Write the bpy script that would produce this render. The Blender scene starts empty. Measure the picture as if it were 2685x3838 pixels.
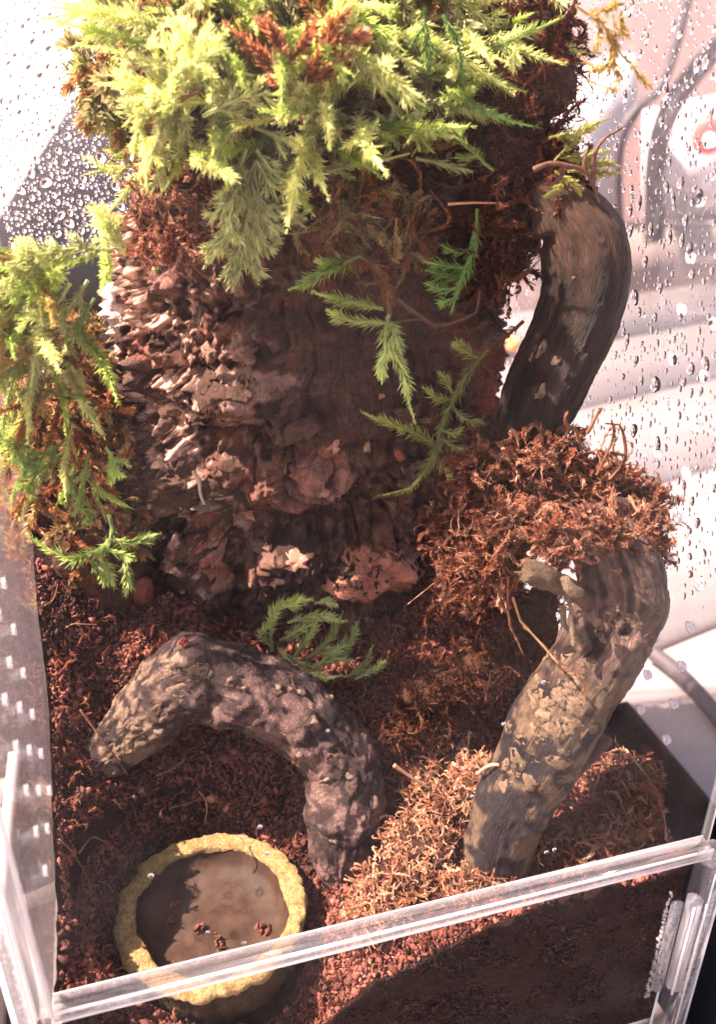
import bpy, bmesh, math, random
import numpy as np
from mathutils import Vector, Matrix
rng = np.random.default_rng(7)
random.seed(7)
CM = 0.01
scene = bpy.context.scene
col = scene.collection

# ------------------------------------------------------------------ camera, sky, sun, exposure
CAM = np.array([2.925, -12.375, 24.26]); YAW, PITCH, FPX = 0.27152, 0.47856, 3273.0
PW, PH = 2685.0, 3838.0
fwd = np.array([math.sin(YAW)*math.cos(PITCH), math.cos(YAW)*math.cos(PITCH), -math.sin(PITCH)])
rgt = np.array([math.cos(YAW), -math.sin(YAW), 0.0])
upv = np.cross(rgt, fwd)
cam = bpy.data.cameras.new('camera'); camo = bpy.data.objects.new('camera', cam); col.objects.link(camo)
M = Matrix.Identity(4)
for i in range(3):
    M[i][0], M[i][1], M[i][2], M[i][3] = rgt[i], upv[i], -fwd[i], CAM[i]*CM
camo.matrix_world = M
cam.sensor_fit = 'VERTICAL'; cam.sensor_height = 36.0; cam.lens = 36.0*FPX/PH
cam.clip_start = 0.005; cam.clip_end = 200
cam.dof.use_dof = True; cam.dof.focus_distance = 0.213; cam.dof.aperture_fstop = 15.0
scene.camera = camo

SUN = np.array([-0.60, 0.12, 0.80]); SUN /= np.linalg.norm(SUN)
w = bpy.data.worlds.new("World"); scene.world = w; w.use_nodes = True
wn = w.node_tree; bg = wn.nodes['Background']
sky = wn.nodes.new('ShaderNodeTexSky'); sky.sky_type = 'NISHITA'; sky.sun_disc = False
sky.sun_elevation = math.asin(SUN[2]); sky.sun_rotation = math.atan2(SUN[0], SUN[1])
sky.dust_density = 4.0; sky.air_density = 1.0; sky.ozone_density = 0.5
wn.links.new(sky.outputs[0], bg.inputs[0]); bg.inputs[1].default_value = 0.07
sl = bpy.data.lights.new('sun', 'SUN'); sl.energy = 5.0; sl.angle = math.radians(0.53); sl.color = (1.0, 0.88, 0.79)
so = bpy.data.objects.new('sun', sl); col.objects.link(so)
so.rotation_euler = Vector(SUN).to_track_quat('Z', 'Y').to_euler()
scene.view_settings.view_transform = 'Standard'; scene.view_settings.look = 'None'
scene.view_settings.exposure = 2.85; scene.view_settings.gamma = 1.0
cy_ = scene.cycles
cy_.transparent_max_bounces = 32; cy_.max_bounces = 14; cy_.transmission_bounces = 10
cy_.caustics_reflective = False; cy_.caustics_refractive = False
cy_.sample_clamp_indirect = 4.0

# ------------------------------------------------------------------ helpers: rays, noise, meshes
def ray(px, py):
    return fwd + rgt*(px-PW/2)/FPX - upv*(py-PH/2)/FPX
def at(px, py, **k):
    (ax, v), = k.items(); i = 'xyz'.index(ax); d = ray(px, py)
    return CAM + d*((v-CAM[i])/d[i])
def depth_of(P): return float((np.asarray(P)-CAM) @ fwd)
def px2cm(P, px): return px/FPX*depth_of(P)

def _h(ix, iy, iz, s):
    n = (ix.astype(np.int64)*374761393 + iy.astype(np.int64)*668265263 + iz.astype(np.int64)*2147483647 + s*1274126177) & 0xffffffff
    n = ((n ^ (n >> 13))*1274126177) & 0xffffffff
    n = ((n ^ (n >> 16))*2246822519) & 0xffffffff
    return ((n ^ (n >> 15)) & 0xffff)/32767.5 - 1.0
def vn(P, s=0):
    P = np.asarray(P, float); i = np.floor(P).astype(np.int64); f = P-i; f = f*f*f*(f*(f*6-15)+10)
    r = 0
    for a in (0, 1):
        wa = f[:, 0] if a else 1-f[:, 0]
        for b in (0, 1):
            wb = f[:, 1] if b else 1-f[:, 1]
            for c in (0, 1):
                wc = f[:, 2] if c else 1-f[:, 2]
                r = r + wa*wb*wc*_h(i[:, 0]+a, i[:, 1]+b, i[:, 2]+c, s)
    return r
def fbm(P, o=4, s=0, g=.5):
    r = 0; a = 1; t = 0
    for k in range(o):
        r = r+a*vn(P*(2.03**k)+k*17.3, s+k); t += a; a *= g
    return r/t
def ridged(P, o=3, s=0):
    r = 0; a = 1; t = 0
    for k in range(o):
        r = r+a*(1-2*np.abs(vn(P*(2.1**k)+k*9.1, s+k))); t += a; a *= .5
    return r/t
def smooth(a, b, x):
    t = np.clip((x-a)/(b-a), 0, 1); return t*t*(3-2*t)

def empty(name, label=None, cat=None, loc=(0, 0, 0), group=None):
    o = bpy.data.objects.new(name, None); col.objects.link(o)
    o.location = tuple(float(x)*CM for x in loc); o.empty_display_size = .01
    if label: tag(o, label, cat, group)
    return o
def tag(o, label=None, cat=None, group=None, kind=None):
    if label: o['label'] = label
    if cat: o['category'] = cat
    if group: o['group'] = group
    if kind: o['kind'] = kind
    return o
def mesh(name, V, F, m=None, tint=None, uvw=None, smooth_=True, mi=None):
    """V (n,3) metres; F array (m,3)/(m,4) or list of such"""
    if not isinstance(F, (list, tuple)): F = [F]
    F = [np.asarray(f, dtype=np.int32) for f in F if len(f)]
    me = bpy.data.meshes.new(name)
    V = np.asarray(V, np.float32)
    nl = sum(f.size for f in F); npoly = sum(len(f) for f in F)
    me.vertices.add(len(V)); me.vertices.foreach_set('co', V.ravel())
    me.loops.add(nl); me.loops.foreach_set('vertex_index', np.concatenate([f.ravel() for f in F]))
    ls = []; o = 0
    for f in F:
        ls.append(o+np.arange(len(f))*f.shape[1]); o += f.size
    me.polygons.add(npoly); me.polygons.foreach_set('loop_start', np.concatenate(ls).astype(np.int32))
    if smooth_: me.polygons.foreach_set('use_smooth', np.ones(npoly, dtype=bool))
    if mi is not None: me.polygons.foreach_set('material_index', np.asarray(mi, np.int32))
    me.update(calc_edges=True)
    if tint is not None:
        t = np.ones((len(V), 4), np.float32); t[:, :3] = tint
        a = me.attributes.new('tint', 'FLOAT_COLOR', 'POINT'); a.data.foreach_set('color', t.ravel())
    if uvw is not None:
        a = me.attributes.new('grain', 'FLOAT_VECTOR', 'POINT'); a.data.foreach_set('vector', np.asarray(uvw, np.float32).ravel())
    for mm in (m if isinstance(m, (list, tuple)) else [m]):
        if mm: me.materials.append(mm)
    return me
def put(name, V, F, m, parent=None, **k):
    """V in world cm; made local to the parent thing"""
    V = np.asarray(V, float)
    if parent is not None: V = V - np.array(wloc(parent))/CM
        
    o = bpy.data.objects.new(name, mesh(name, V*CM, F, m, **k)); col.objects.link(o)
    if parent is not None: o.parent = parent
    return o
def wloc(o):
    v = Vector(o.location)
    while o.parent is not None:
        o = o.parent; v += o.location
    return v
def inst(name, me, Mw, parent=None):
    o = bpy.data.objects.new(name, me); col.objects.link(o)
    if parent is not None:
        o.parent = parent; Mw = Matrix.Translation(-wloc(parent)) @ Mw
    o.matrix_local = Mw
    return o
class Bag:
    def __init__(s): s.V = []; s.F = {}; s.T = []; s.n = 0
    def add(s, V, F, tint=None):
        V = np.asarray(V, float); s.V.append(V)
        for f in (F if isinstance(F, list) else [F]):
            f = np.asarray(f)
            if len(f): s.F.setdefault(f.shape[1], []).append(f+s.n)
        s.T.append(np.broadcast_to(np.array([1., 1., 1.] if tint is None else tint), (len(V), 3))); s.n += len(V)
    def get(s): return np.concatenate(s.V), [np.concatenate(f) for f in s.F.values()], np.concatenate(s.T)
def boxVF(x0, x1, y0, y1, z0, z1):
    V = np.array([[x, y, z] for z in (z0, z1) for y in (y0, y1) for x in (x0, x1)], float)
    F = np.array([[0, 2, 3, 1], [4, 5, 7, 6], [0, 1, 5, 4], [2, 6, 7, 3], [0, 4, 6, 2], [1, 3, 7, 5]])
    return V, F
def spline(P, n):
    P = np.asarray(P, float); k = len(P)
    if k == 2: return P[0]+(P[1]-P[0])*np.linspace(0, 1, n)[:, None]
    Q = np.vstack([2*P[0]-P[1], P, 2*P[-1]-P[-2]]); t = np.linspace(0, k-1-1e-9, n); i = t.astype(int); u = (t-i)[:, None]
    a, b, c, d = Q[i], Q[i+1], Q[i+2], Q[i+3]
    return .5*(2*b+(c-a)*u+(2*a-5*b+4*c-d)*u**2+(3*b-a-3*c+d)*u**3)
def frames(C):
    T = np.gradient(C, axis=0); T /= np.linalg.norm(T, axis=1)[:, None]+1e-12
    N = np.zeros_like(T); v = np.array([.3, .2, 1.]) if abs(T[0][2]) < .9 else np.array([1., .2, 0])
    for i in range(len(T)):
        v = v-T[i]*(v@T[i]); v /= np.linalg.norm(v)+1e-12; N[i] = v
    return T, N, np.cross(T, N)
def tubeVF(C, R, m=8, cap=True):
    C = np.asarray(C, float); n = len(C); R = np.broadcast_to(R, n)
    T, N, B = frames(C); a = np.linspace(0, 2*math.pi, m, endpoint=False)
    V = (C[:, None]+R[:, None, None]*(np.cos(a)[None, :, None]*N[:, None]+np.sin(a)[None, :, None]*B[:, None])).reshape(-1, 3)
    i, j = np.meshgrid(np.arange(n-1), np.arange(m), indexing='ij'); i = i.ravel(); j = j.ravel(); k = (j+1) % m
    F = np.stack([i*m+j, i*m+k, (i+1)*m+k, (i+1)*m+j], 1)
    fl = [F]
    if cap:
        V = np.vstack([V, C[:1]-T[:1]*R[0]*.3, C[-1:]+T[-1:]*R[-1]*.3]); j = np.arange(m); k = (j+1) % m
        fl.append(np.vstack([np.stack([k, j, np.full(m, n*m)], 1), np.stack([(n-1)*m+j, (n-1)*m+k, np.full(m, n*m+1)], 1)]))
    return V, fl

# ------------------------------------------------------------------ materials
def new_mat(name):
    m = bpy.data.materials.new(name); m.use_nodes = True; nt = m.node_tree
    return m, nt, nt.nodes['Principled BSDF'], nt.nodes['Material Output']
def nd(nt, t, **k):
    n = nt.nodes.new('ShaderNode'+t)
    for a, v in k.items(): setattr(n, a, v)
    return n
def organic(name, c0=None, c1=None, scale=3.0, bump=.25, bscale=14.0, rough=.7, spec=.4, stretch=(1, 1, 1), grain=False, var=.55, trans=None, rnd=0.0, bdist=.02):
    """base colour = tint attribute (or c0) varied by noise, fine relief by bump; scales are per cm"""
    m, nt, b, out = new_mat(name); L = nt.links.new
    if grain:
        src = nd(nt, 'Attribute', attribute_name='grain').outputs['Vector']; S = 1.0
    else:
        src = nd(nt, 'TexCoord').outputs['Object']; S = 100.0
    mp = nd(nt, 'Mapping'); mp.inputs['Scale'].default_value = tuple(S*s for s in stretch); L(src, mp.inputs[0])
    n1 = nd(nt, 'TexNoise'); n1.inputs['Scale'].default_value = scale; n1.inputs['Detail'].default_value = 7; n1.inputs['Roughness'].default_value = .65
    L(mp.outputs[0], n1.inputs['Vector'])
    n2 = nd(nt, 'TexNoise'); n2.inputs['Scale'].default_value = bscale; n2.inputs['Detail'].default_value = 6; n2.inputs['Roughness'].default_value = .7
    L(mp.outputs[0], n2.inputs['Vector'])
    if c0 is None:
        base = nd(nt, 'Attribute', attribute_name='tint').outputs['Color']
    else:
        r = nd(nt, 'ValToRGB'); r.color_ramp.elements[0].position = .3; r.color_ramp.elements[1].position = .7
        r.color_ramp.elements[0].color = (*c0, 1); r.color_ramp.elements[1].color = (*c1, 1); L(n1.outputs[0], r.inputs[0]); base = r.outputs[0]
    mr = nd(nt, 'MapRange'); mr.inputs['From Min'].default_value = .3; mr.inputs['From Max'].default_value = .7
    mr.inputs['To Min'].default_value = 1-var; mr.inputs['To Max'].default_value = 1+var; L(n2.outputs[0], mr.inputs[0])
    fac = mr.outputs[0]
    if rnd:
        oi = nd(nt, 'ObjectInfo'); m2 = nd(nt, 'MapRange'); m2.inputs['To Min'].default_value = 1-rnd; m2.inputs['To Max'].default_value = 1+rnd; L(oi.outputs['Random'], m2.inputs[0])
        mu = nd(nt, 'Math', operation='MULTIPLY'); L(fac, mu.inputs[0]); L(m2.outputs[0], mu.inputs[1]); fac = mu.outputs[0]
    vm = nd(nt, 'VectorMath', operation='SCALE'); L(base, vm.inputs[0]); L(fac, vm.inputs['Scale'])
    L(vm.outputs[0], b.inputs['Base Color'])
    b.inputs['Roughness'].default_value = rough; b.inputs['Specular IOR Level'].default_value = spec*.3
    if bump:
        bp = nd(nt, 'Bump'); bp.inputs['Strength'].default_value = bump; bp.inputs['Distance'].default_value = bdist*CM*10; L(n2.outputs[0], bp.inputs['Height']); L(bp.outputs[0], b.inputs['Normal'])
        if trans is None:
            rr = nd(nt, 'MapRange'); rr.inputs['To Min'].default_value = max(.05, rough-.3); rr.inputs['To Max'].default_value = min(1, rough+.25); L(n1.outputs[0], rr.inputs[0]); L(rr.outputs[0], b.inputs['Roughness'])
    if trans:
        t = nd(nt, 'BsdfTranslucent'); v2 = nd(nt, 'VectorMath', operation='MULTIPLY'); v2.inputs[1].default_value = trans; L(vm.outputs[0], v2.inputs[0]); L(v2.outputs[0], t.inputs[0])
        mx = nd(nt, 'MixShader'); mx.inputs[0].default_value = .5; L(b.outputs[0], mx.inputs[1]); L(t.outputs[0], mx.inputs[2]); L(mx.outputs[0], out.inputs[0])
    return m
def clear_mat(name, ior=1.4, tintc=(.97, .955, .955), rough=.0, frost=0.0, frost_col=(.9, .85, .86), mist=None, graze=None):
    m, nt, b, out = new_mat(name); L = nt.links.new; nt.nodes.remove(b)
    t = nd(nt, 'BsdfTransparent'); t.inputs[0].default_value = (*tintc, 1)
    g = nd(nt, 'BsdfGlossy'); g.inputs['Roughness'].default_value = rough
    ge = nd(nt, 'NewGeometry'); dp = nd(nt, 'VectorMath', operation='DOT_PRODUCT'); L(ge.outputs['Normal'], dp.inputs[0]); L(ge.outputs['Incoming'], dp.inputs[1])
    ab = nd(nt, 'Math', operation='ABSOLUTE'); L(dp.outputs['Value'], ab.inputs[0]); om = nd(nt, 'Math', operation='SUBTRACT'); om.inputs[0].default_value = 1; L(ab.outputs[0], om.inputs[1])
    pw = nd(nt, 'Math', operation='POWER'); L(om.outputs[0], pw.inputs[0]); pw.inputs[1].default_value = 5
    F0 = ((ior-1)/(ior+1))**2; f = nd(nt, 'MapRange'); f.inputs['To Min'].default_value = F0; f.inputs['To Max'].default_value = min(1, 25*F0+.12) if graze is None else graze; L(pw.outputs[0], f.inputs[0])
    mx = nd(nt, 'MixShader'); L(f.outputs[0], mx.inputs[0]); L(t.outputs[0], mx.inputs[1]); L(g.outputs[0], mx.inputs[2]); sh = mx.outputs[0]
    if frost or mist:
        d = nd(nt, 'BsdfDiffuse'); d.inputs[0].default_value = (*frost_col, 1); tr = nd(nt, 'BsdfTranslucent'); tr.inputs[0].default_value = (*frost_col, 1)
        dm = nd(nt, 'MixShader'); dm.inputs[0].default_value = .6; L(d.outputs[0], dm.inputs[1]); L(tr.outputs[0], dm.inputs[2])
        m3 = nd(nt, 'MixShader'); m3.inputs[0].default_value = frost; L(sh, m3.inputs[1]); L(dm.outputs[0], m3.inputs[2]); sh = m3.outputs[0]
        if mist:
            n = nd(nt, 'TexNoise'); n.inputs['Scale'].default_value = mist; n.inputs['Detail'].default_value = 8; n.inputs['Roughness'].default_value = .75
            tc = nd(nt, 'TexCoord'); L(tc.outputs['Object'], n.inputs['Vector'])
            r = nd(nt, 'MapRange'); r.inputs['From Min'].default_value = .38; r.inputs['From Max'].default_value = .68; r.inputs['To Min'].default_value = frost*.35; r.inputs['To Max'].default_value = frost*1.7; L(n.outputs[0], r.inputs[0]); L(r.outputs[0], m3.inputs[0])
    L(sh, out.inputs[0]); return m
def glass_mat(name, ior, c=(1, 1, 1)):
    m, nt, b, out = new_mat(name); nt.nodes.remove(b)
    g = nd(nt, 'BsdfGlass'); g.inputs['Roughness'].default_value = 0; g.inputs['IOR'].default_value = ior; g.inputs[0].default_value = (*c, 1)
    nt.links.new(g.outputs[0], out.inputs[0]); return m

MAT = dict(
    acrylic=clear_mat('clear_acrylic', 1.4, graze=.9, tintc=(.985, .975, .975)),
    door=clear_mat('door_acrylic', 1.02, graze=.03, frost=.004, mist=55, frost_col=(.9, .74, .74), tintc=(.985, .975, .975)),  # faint pink frost is added as a haze over the view
    edge=clear_mat('acrylic_edge', 1.5, frost=.05, rough=.04, tintc=(.88, .855, .86)),
    edge_bright=clear_mat('acrylic_sawn_edge', 1.6, frost=.2, rough=.12, tintc=(.84, .81, .82), mist=700),
    bevel=clear_mat('frosted_glint', 1.6, frost=.62, rough=.1, tintc=(.9, .88, .89)),
    vent=clear_mat('vent_rim', 1.7, graze=.35, frost=.14, rough=.05, tintc=(.99, .98, .98)),
    tab=clear_mat('frosted_tab', 1.5, frost=.28, rough=.08, tintc=(.85, .83, .84)),
    ring=clear_mat('acrylic_hole_wall', 1.2, graze=.05, frost=.01, rough=.02, tintc=(.98, .97, .97)),
    film=clear_mat('condensation_film', 1.05, frost=.022, tintc=(1, 1, 1), mist=900, frost_col=(.75, .63, .65)),
    film_thin=clear_mat('thin_condensation', 1.03, frost=.03, tintc=(1, 1, 1), mist=160, frost_col=(.8, .7, .72)),
    water=glass_mat('water', 1.33),
    bark=organic('cork_bark', scale=1.5, bump=.8, bscale=15, rough=.6, spec=.5, stretch=(1, 1, .6), var=.55),
    wood=organic('driftwood', scale=2.2, bump=.8, bscale=16.0, rough=.55, spec=.5, var=.5),
    fine_wood=organic('smooth_driftwood', scale=2.0, bump=.9, bscale=8.0, rough=.5, spec=.5, stretch=(.4, 2.4, 2.4), grain=True, var=.5),
    plate=organic('flaky_bark', c0=(.055, .032, .02), c1=(.15, .097, .06), scale=4, bump=.6, bscale=12, rough=.6, var=.4, rnd=.25),
    soil=organic('coir_soil', c0=(.008, .003, .002), c1=(.035, .011, .007), scale=5, bump=1.0, bscale=10, rough=.7, var=.5),
    crumb=organic('soil_crumb', scale=8, bump=.4, bscale=26, rough=.5, spec=.5, var=.4),
    moss=organic('green_moss', scale=3, bump=0, bscale=6, rough=.35, spec=.5, var=.3, trans=(1.25, 1.3, .85), rnd=.28),
    brown=organic('dead_moss', scale=3, bump=0, bscale=6, rough=.4, spec=.5, var=.4, trans=(1.1, .8, .7)),
    core_light=organic('matted_moss', c0=(.05, .035, .012), c1=(.17, .11, .045), scale=4, bump=1, bscale=11, rough=.8, var=.5),
    core=organic('matted_base', c0=(.02, .009, .005), c1=(.09, .036, .018), scale=4, bump=1, bscale=11, rough=.8, var=.5),
    dish_rim=organic('ochre_resin', c0=(.24, .13, .045), c1=(.53, .35, .15), scale=5, bump=1.0, bscale=16, rough=.5, var=.55),
    dish_wall=organic('dark_bark_resin', c0=(.012, .006, .003), c1=(.075, .04, .013), scale=3.5, bump=1, bscale=9, rough=.6, var=.5),
    basin=organic('wet_dish_glaze', c0=(.022, .011, .0065), c1=(.058, .032, .021), scale=1.6, bump=.2, bscale=16, rough=.5, spec=.25, var=.15),
    fibre=organic('coir_fibre', c0=(.17, .075, .038), c1=(.34, .19, .11), scale=3, bump=0, rough=.5, var=.2, rnd=.3),
    twig=organic('dark_twig', c0=(.04, .018, .012), c1=(.12, .055, .035), scale=6, bump=.3, bscale=20, rough=.5, var=.3),
    root=organic('pale_root', c0=(.22, .15, .12), c1=(.3, .22, .18), scale=6, bump=0, rough=.45, var=.15),
    dark_plate=organic('dark_flaky_bark', c0=(.024, .013, .011), c1=(.11, .06, .046), scale=4, bump=.7, bscale=14, rough=.5, var=.45, rnd=.35),
    knot=organic('pale_knot', c0=(.05, .028, .021), c1=(.17, .11, .08), scale=6, bump=.5, bscale=16, rough=.5, var=.3, rnd=.2),
    table=organic('pale_painted_wood', c0=(.18, .145, .14), c1=(.22, .18, .172), scale=.25, bump=.15, bscale=1.5, rough=.55, var=.06, stretch=(.15, 1, 1), rnd=.04),
    patio=organic('pale_paving', c0=(.42, .34, .32), c1=(.5, .42, .4), scale=.03, bump=.2, bscale=.6, rough=.8, var=.1),
    wall=organic('pink_render', c0=(.4, .27, .245), c1=(.46, .33, .3), scale=.02, bump=.2, bscale=.5, rough=.9, var=.08),
    white=organic('white_fabric', c0=(.52, .45, .44), c1=(.58, .51, .5), scale=.05, bump=.1, bscale=.8, rough=.8, var=.04),
    sheer=organic('backdrop_white', c0=(.8, .76, .75), c1=(.85, .82, .81), scale=.1, bump=0, bscale=1, rough=.9, var=.03, trans=(1.1, 1.08, 1.08)),
    plum=organic('plum_fabric', c0=(.012, .008, .010), c1=(.02, .014, .017), scale=.08, bump=.2, bscale=1.5, rough=.9, var=.12),
    tube=organic('grey_metal', c0=(.05, .038, .04), c1=(.07, .055, .058), scale=.1, bump=0, bscale=1, rough=.45, var=.08),
    tan=organic('tan_fabric', c0=(.2, .145, .13), c1=(.24, .18, .165), scale=.05, bump=.1, bscale=1, rough=.9, var=.06),
    black=organic('shadow_black', c0=(.008, .007, .007), c1=(.014, .012, .012), scale=.4, bump=.1, bscale=3, rough=.8, spec=0, var=.1),
    red=organic('red_plastic', c0=(.75, .06, .05), c1=(.8, .1, .08), scale=.1, bump=0, bscale=1, rough=.5, var=.05),
    orange=organic('orange_plastic', c0=(.8, .32, .08), c1=(.85, .36, .1), scale=.1, bump=0, bscale=1, rough=.5, var=.05),
)

# ------------------------------------------------------------------ the setting: patio, table, soil
V, F = boxVF(-6000, 6000, -3000, 9000, -75.4, -75); tag(put('ground', V, F, MAT['patio'], smooth_=False), kind='structure')

tb = empty('table', 'pale pink-grey plank table top the clear enclosure stands on', 'table', (10, 20, -.35))
A0, A1 = at(2450, 2430, z=-.35), at(2685, 2335, z=-.35)
dirp = (A1-A0); dirp[2] = 0; dirp /= np.linalg.norm(dirp); nrm = np.array([-dirp[1], dirp[0], 0])
PWID = 13.0
for k in range(-4, 4):
    o0 = A0+nrm*(k*PWID+.35); Vb, Fb = boxVF(-58, 62, 0, PWID-.7, -2, 0)
    Vw = o0+Vb[:, :1]*dirp+Vb[:, 1:2]*nrm+np.array([0, 0, 1.])*(Vb[:, 2:3]-.0)
    Vw[:, 2] = Vb[:, 2]-.35
    put('plank', Vw, Fb, MAT['table'], tb, smooth_=False)
for sx in (-40, 40):
    Vb, Fb = boxVF(sx-2.5, sx+2.5, PWID*-4, PWID*4, -6, -2.01)
    Vw = A0+Vb[:, :1]*dirp+Vb[:, 1:2]*nrm; Vw[:, 2] = Vb[:, 2]-.35
    put('cross_rail', Vw, Fb, MAT['table'], tb, smooth_=False)
for sx in (-40, 40):
    for sy in (-44, 44):
        Vb, Fb = boxVF(sx-2.4, sx+2.4, sy-2.4, sy+2.4, -74.6, -6.02)
        Vw = A0+Vb[:, :1]*dirp+Vb[:, 1:2]*nrm; Vw[:, 2] = Vb[:, 2]-.35
        put('leg', Vw, Fb, MAT['table'], tb, smooth_=False)

DC = np.array([3.36, 2.72]); DR = 2.3; DZ = 5.7          # water dish centre, rim radius, rim height
anch = np.array([
 (0, 0, 7.3), (0, 1.84, 7.86), (0, 3.6, 8.4), (0, 5.1, 9.1), (0, 7.3, 10.8), (0, 8.5, 12.4), (0, 11, 13.5), (0, 15, 13.5),
 (.9, .15, 6.2), (2.4, 0, 5.0), (3.6, 0, 4.5), (5.4, 0, 4.0), (6.4, 0, 4.85), (7.4, 0, 5.4), (8.7, 0, 6.0), (10.4, 0, 6.4), (12.2, 0, 6.5), (14.1, 0, 6.6), (15, 0, 6.7),
 (.7, 2.6, 6.5), (6.0, 2.4, 5.0), (3.4, 5.3, 6.0), (5.4, 4.6, 5.4), (1.4, 5.0, 7.2), (4.6, 5.8, 6.9), (6.8, 3.6, 5.2), (7.6, 5.2, 7.2), (1.0, 6.4, 8.4), (3.4, 7.2, 9.2),
 (5.0, 8.2, 9.8), (8.6, 8.2, 9.5), (10.8, 7.6, 10.4), (9.5, 5.0, 7.6), (11.5, 2.2, 6.2), (13, 4.5, 7.0), (15, 3, 6.8), (15, 6, 7.2), (13.5, 8, 9.0), (15, 10, 8.5), (8, 14, 10), (13, 14, 9.5), (3, 13, 12)])
def tps(r): return np.where(r > 1e-9, r*r*np.log(r+1e-12), 0)
_A = np.linalg.norm(anch[:, None, :2]-anch[None, :, :2], axis=2); _n = len(anch)
_K = np.zeros((_n+3, _n+3)); _K[:_n, :_n] = tps(_A)+np.eye(_n)*.15; _K[:_n, _n] = 1; _K[:_n, _n+1:] = anch[:, :2]; _K[_n:, :_n] = _K[:_n, _n:].T
_w = np.linalg.solve(_K, np.concatenate([anch[:, 2], [0, 0, 0]]))
def soil_z(x, y, rough=True):
    x = np.asarray(x, float); y = np.asarray(y, float); Q = np.stack([x.ravel(), y.ravel()], 1)
    z = tps(np.linalg.norm(Q[:, None]-anch[None, :, :2], axis=2)) @ _w[:_n] + _w[_n] + Q @ _w[_n+1:]
    if rough:
        P3 = np.stack([Q[:, 0], Q[:, 1], Q[:, 0]*0], 1)
        z = z + .30*fbm(P3*.8, 3, 5) + .34*fbm(P3*2.4, 4, 9)
    r = np.linalg.norm(Q-DC, axis=1)
    z = np.where(r < DR+.1, np.minimum(z, 4.15), np.where(r < DR+.8, np.minimum(z, 4.9+(r-DR-.1)*2.6), z))
    return np.clip(z, 1, 20).reshape(x.shape)
nx, ny = 380, 380
gx, gy = np.meshgrid(np.linspace(.01, 14.99, nx), np.linspace(.01, 14.99, ny), indexing='ij')
gz = soil_z(gx, gy)
top = np.stack([gx, gy, gz], -1).reshape(-1, 3)
i, j = np.meshgrid(np.arange(nx-1), np.arange(ny-1), indexing='ij'); i = i.ravel(); j = j.ravel()
Ft = np.stack([i*ny+j, (i+1)*ny+j, (i+1)*ny+j+1, i*ny+j+1], 1)
edge = np.concatenate([np.arange(nx)*ny, (nx-1)*ny+np.arange(1, ny), np.arange(nx-2, -1, -1)*ny+ny-1, np.arange(ny-2, 0, -1)])
NS = 14
sk = [top]; Fs = []; prev = edge; off = len(top)
for s in range(1, NS+1):
    q = top[edge].copy(); q[:, 2] = top[edge, 2]+(0.52-top[edge, 2])*s/NS
    if s < NS:
        inw = .10*(fbm(q*1.7, 3, 31)+.5).clip(0, 1); q[:, 0] += np.where(q[:, 0] < .1, inw, np.where(q[:, 0] > 14.9, -inw, 0)); q[:, 1] += np.where(q[:, 1] < .1, inw, 0)
    sk.append(q); cur = off+np.arange(len(edge)); off += len(edge)
    Fs.append(np.stack([prev, np.roll(prev, -1), np.roll(cur, -1), cur], 1)[:, ::-1]); prev = cur
tag(put('soil', np.concatenate(sk), [np.vstack([Ft]+Fs)], MAT['soil']), kind='structure')
def on_soil(px, py, lift=0.0):
    d = ray(px, py); t = np.linspace(12, 40, 1400); P = CAM+d*t[:, None]
    ok = (P[:, 0] > 0) & (P[:, 0] < 15) & (P[:, 1] > 0) & (P[:, 1] < 15)
    z = soil_z(np.clip(P[:, 0], 0, 15), np.clip(P[:, 1], 0, 15)); hit = np.where(ok & (P[:, 2] <= z+lift))[0]
    return P[hit[0]] if len(hit) else P[np.argmax(t > 20)]

# crumbs of soil: nobody could count them
ICO = bmesh.new(); bmesh.ops.create_icosphere(ICO, subdivisions=1, radius=1.0)
IV = np.array([v.co[:] for v in ICO.verts]); IF = np.array([[v.index for v in f.verts] for f in ICO.faces]); ICO.free()
tm = [IV*np.random.default_rng(k).uniform(.5, 1.35, (len(IV), 1))*np.array([1.2, .55+.4*random.random(), .4+.45*random.random()]) for k in range(16)]
def rand_rot(n):
    q = rng.normal(size=(n, 4)); q /= np.linalg.norm(q, axis=1)[:, None]; a, b, c, d = q.T
    return np.stack([1-2*(c*c+d*d), 2*(b*c-a*d), 2*(b*d+a*c), 2*(b*c+a*d), 1-2*(b*b+d*d), 2*(c*d-a*b), 2*(b*d-a*c), 2*(c*d+a*b), 1-2*(b*b+c*c)], 1).reshape(n, 3, 3)
def lumps(P, S, cols):
    n = len(P); R = rand_rot(n); k = rng.integers(0, len(tm), n); TV = np.array(tm)[k]
    V = np.einsum('nij,nvj->nvi', R, TV)*S[:, None, None]+P[:, None]
    F = (IF[None]+(np.arange(n)*len(IV))[:, None, None]).reshape(-1, 3)
    return V.reshape(-1, 3), F, np.repeat(cols, len(IV), 0)
def soil_cols(n):
    t = rng.random(n)[:, None]; c = np.array([.045, .012, .008])*(1-t)+np.array([.215, .066, .044])*t
    hi = rng.random(n) < .03; c[hi] = np.array([.3, .13, .085])*rng.uniform(.6, 1.2, (hi.sum(), 1)); return c
n = 72000
x = rng.uniform(.08, 14.92, n); y = rng.uniform(.08, 9.0, n)
keep = (np.hypot(x-DC[0], y-DC[1]) > DR+.08); x, y = x[keep], y[keep]
S = np.clip(rng.lognormal(-3.3, .5, len(x)), .018, .17)
P = np.stack([x, y, soil_z(x, y)+S*.3], 1)
P[:, 0] = np.clip(P[:, 0], S, 15-S); P[:, 1] = np.maximum(P[:, 1], S)
a = lumps(P, S, soil_cols(len(P))*np.clip(.85+.9*fbm(P*.8, 3, 77), .3, 1.6)[:, None])
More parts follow.
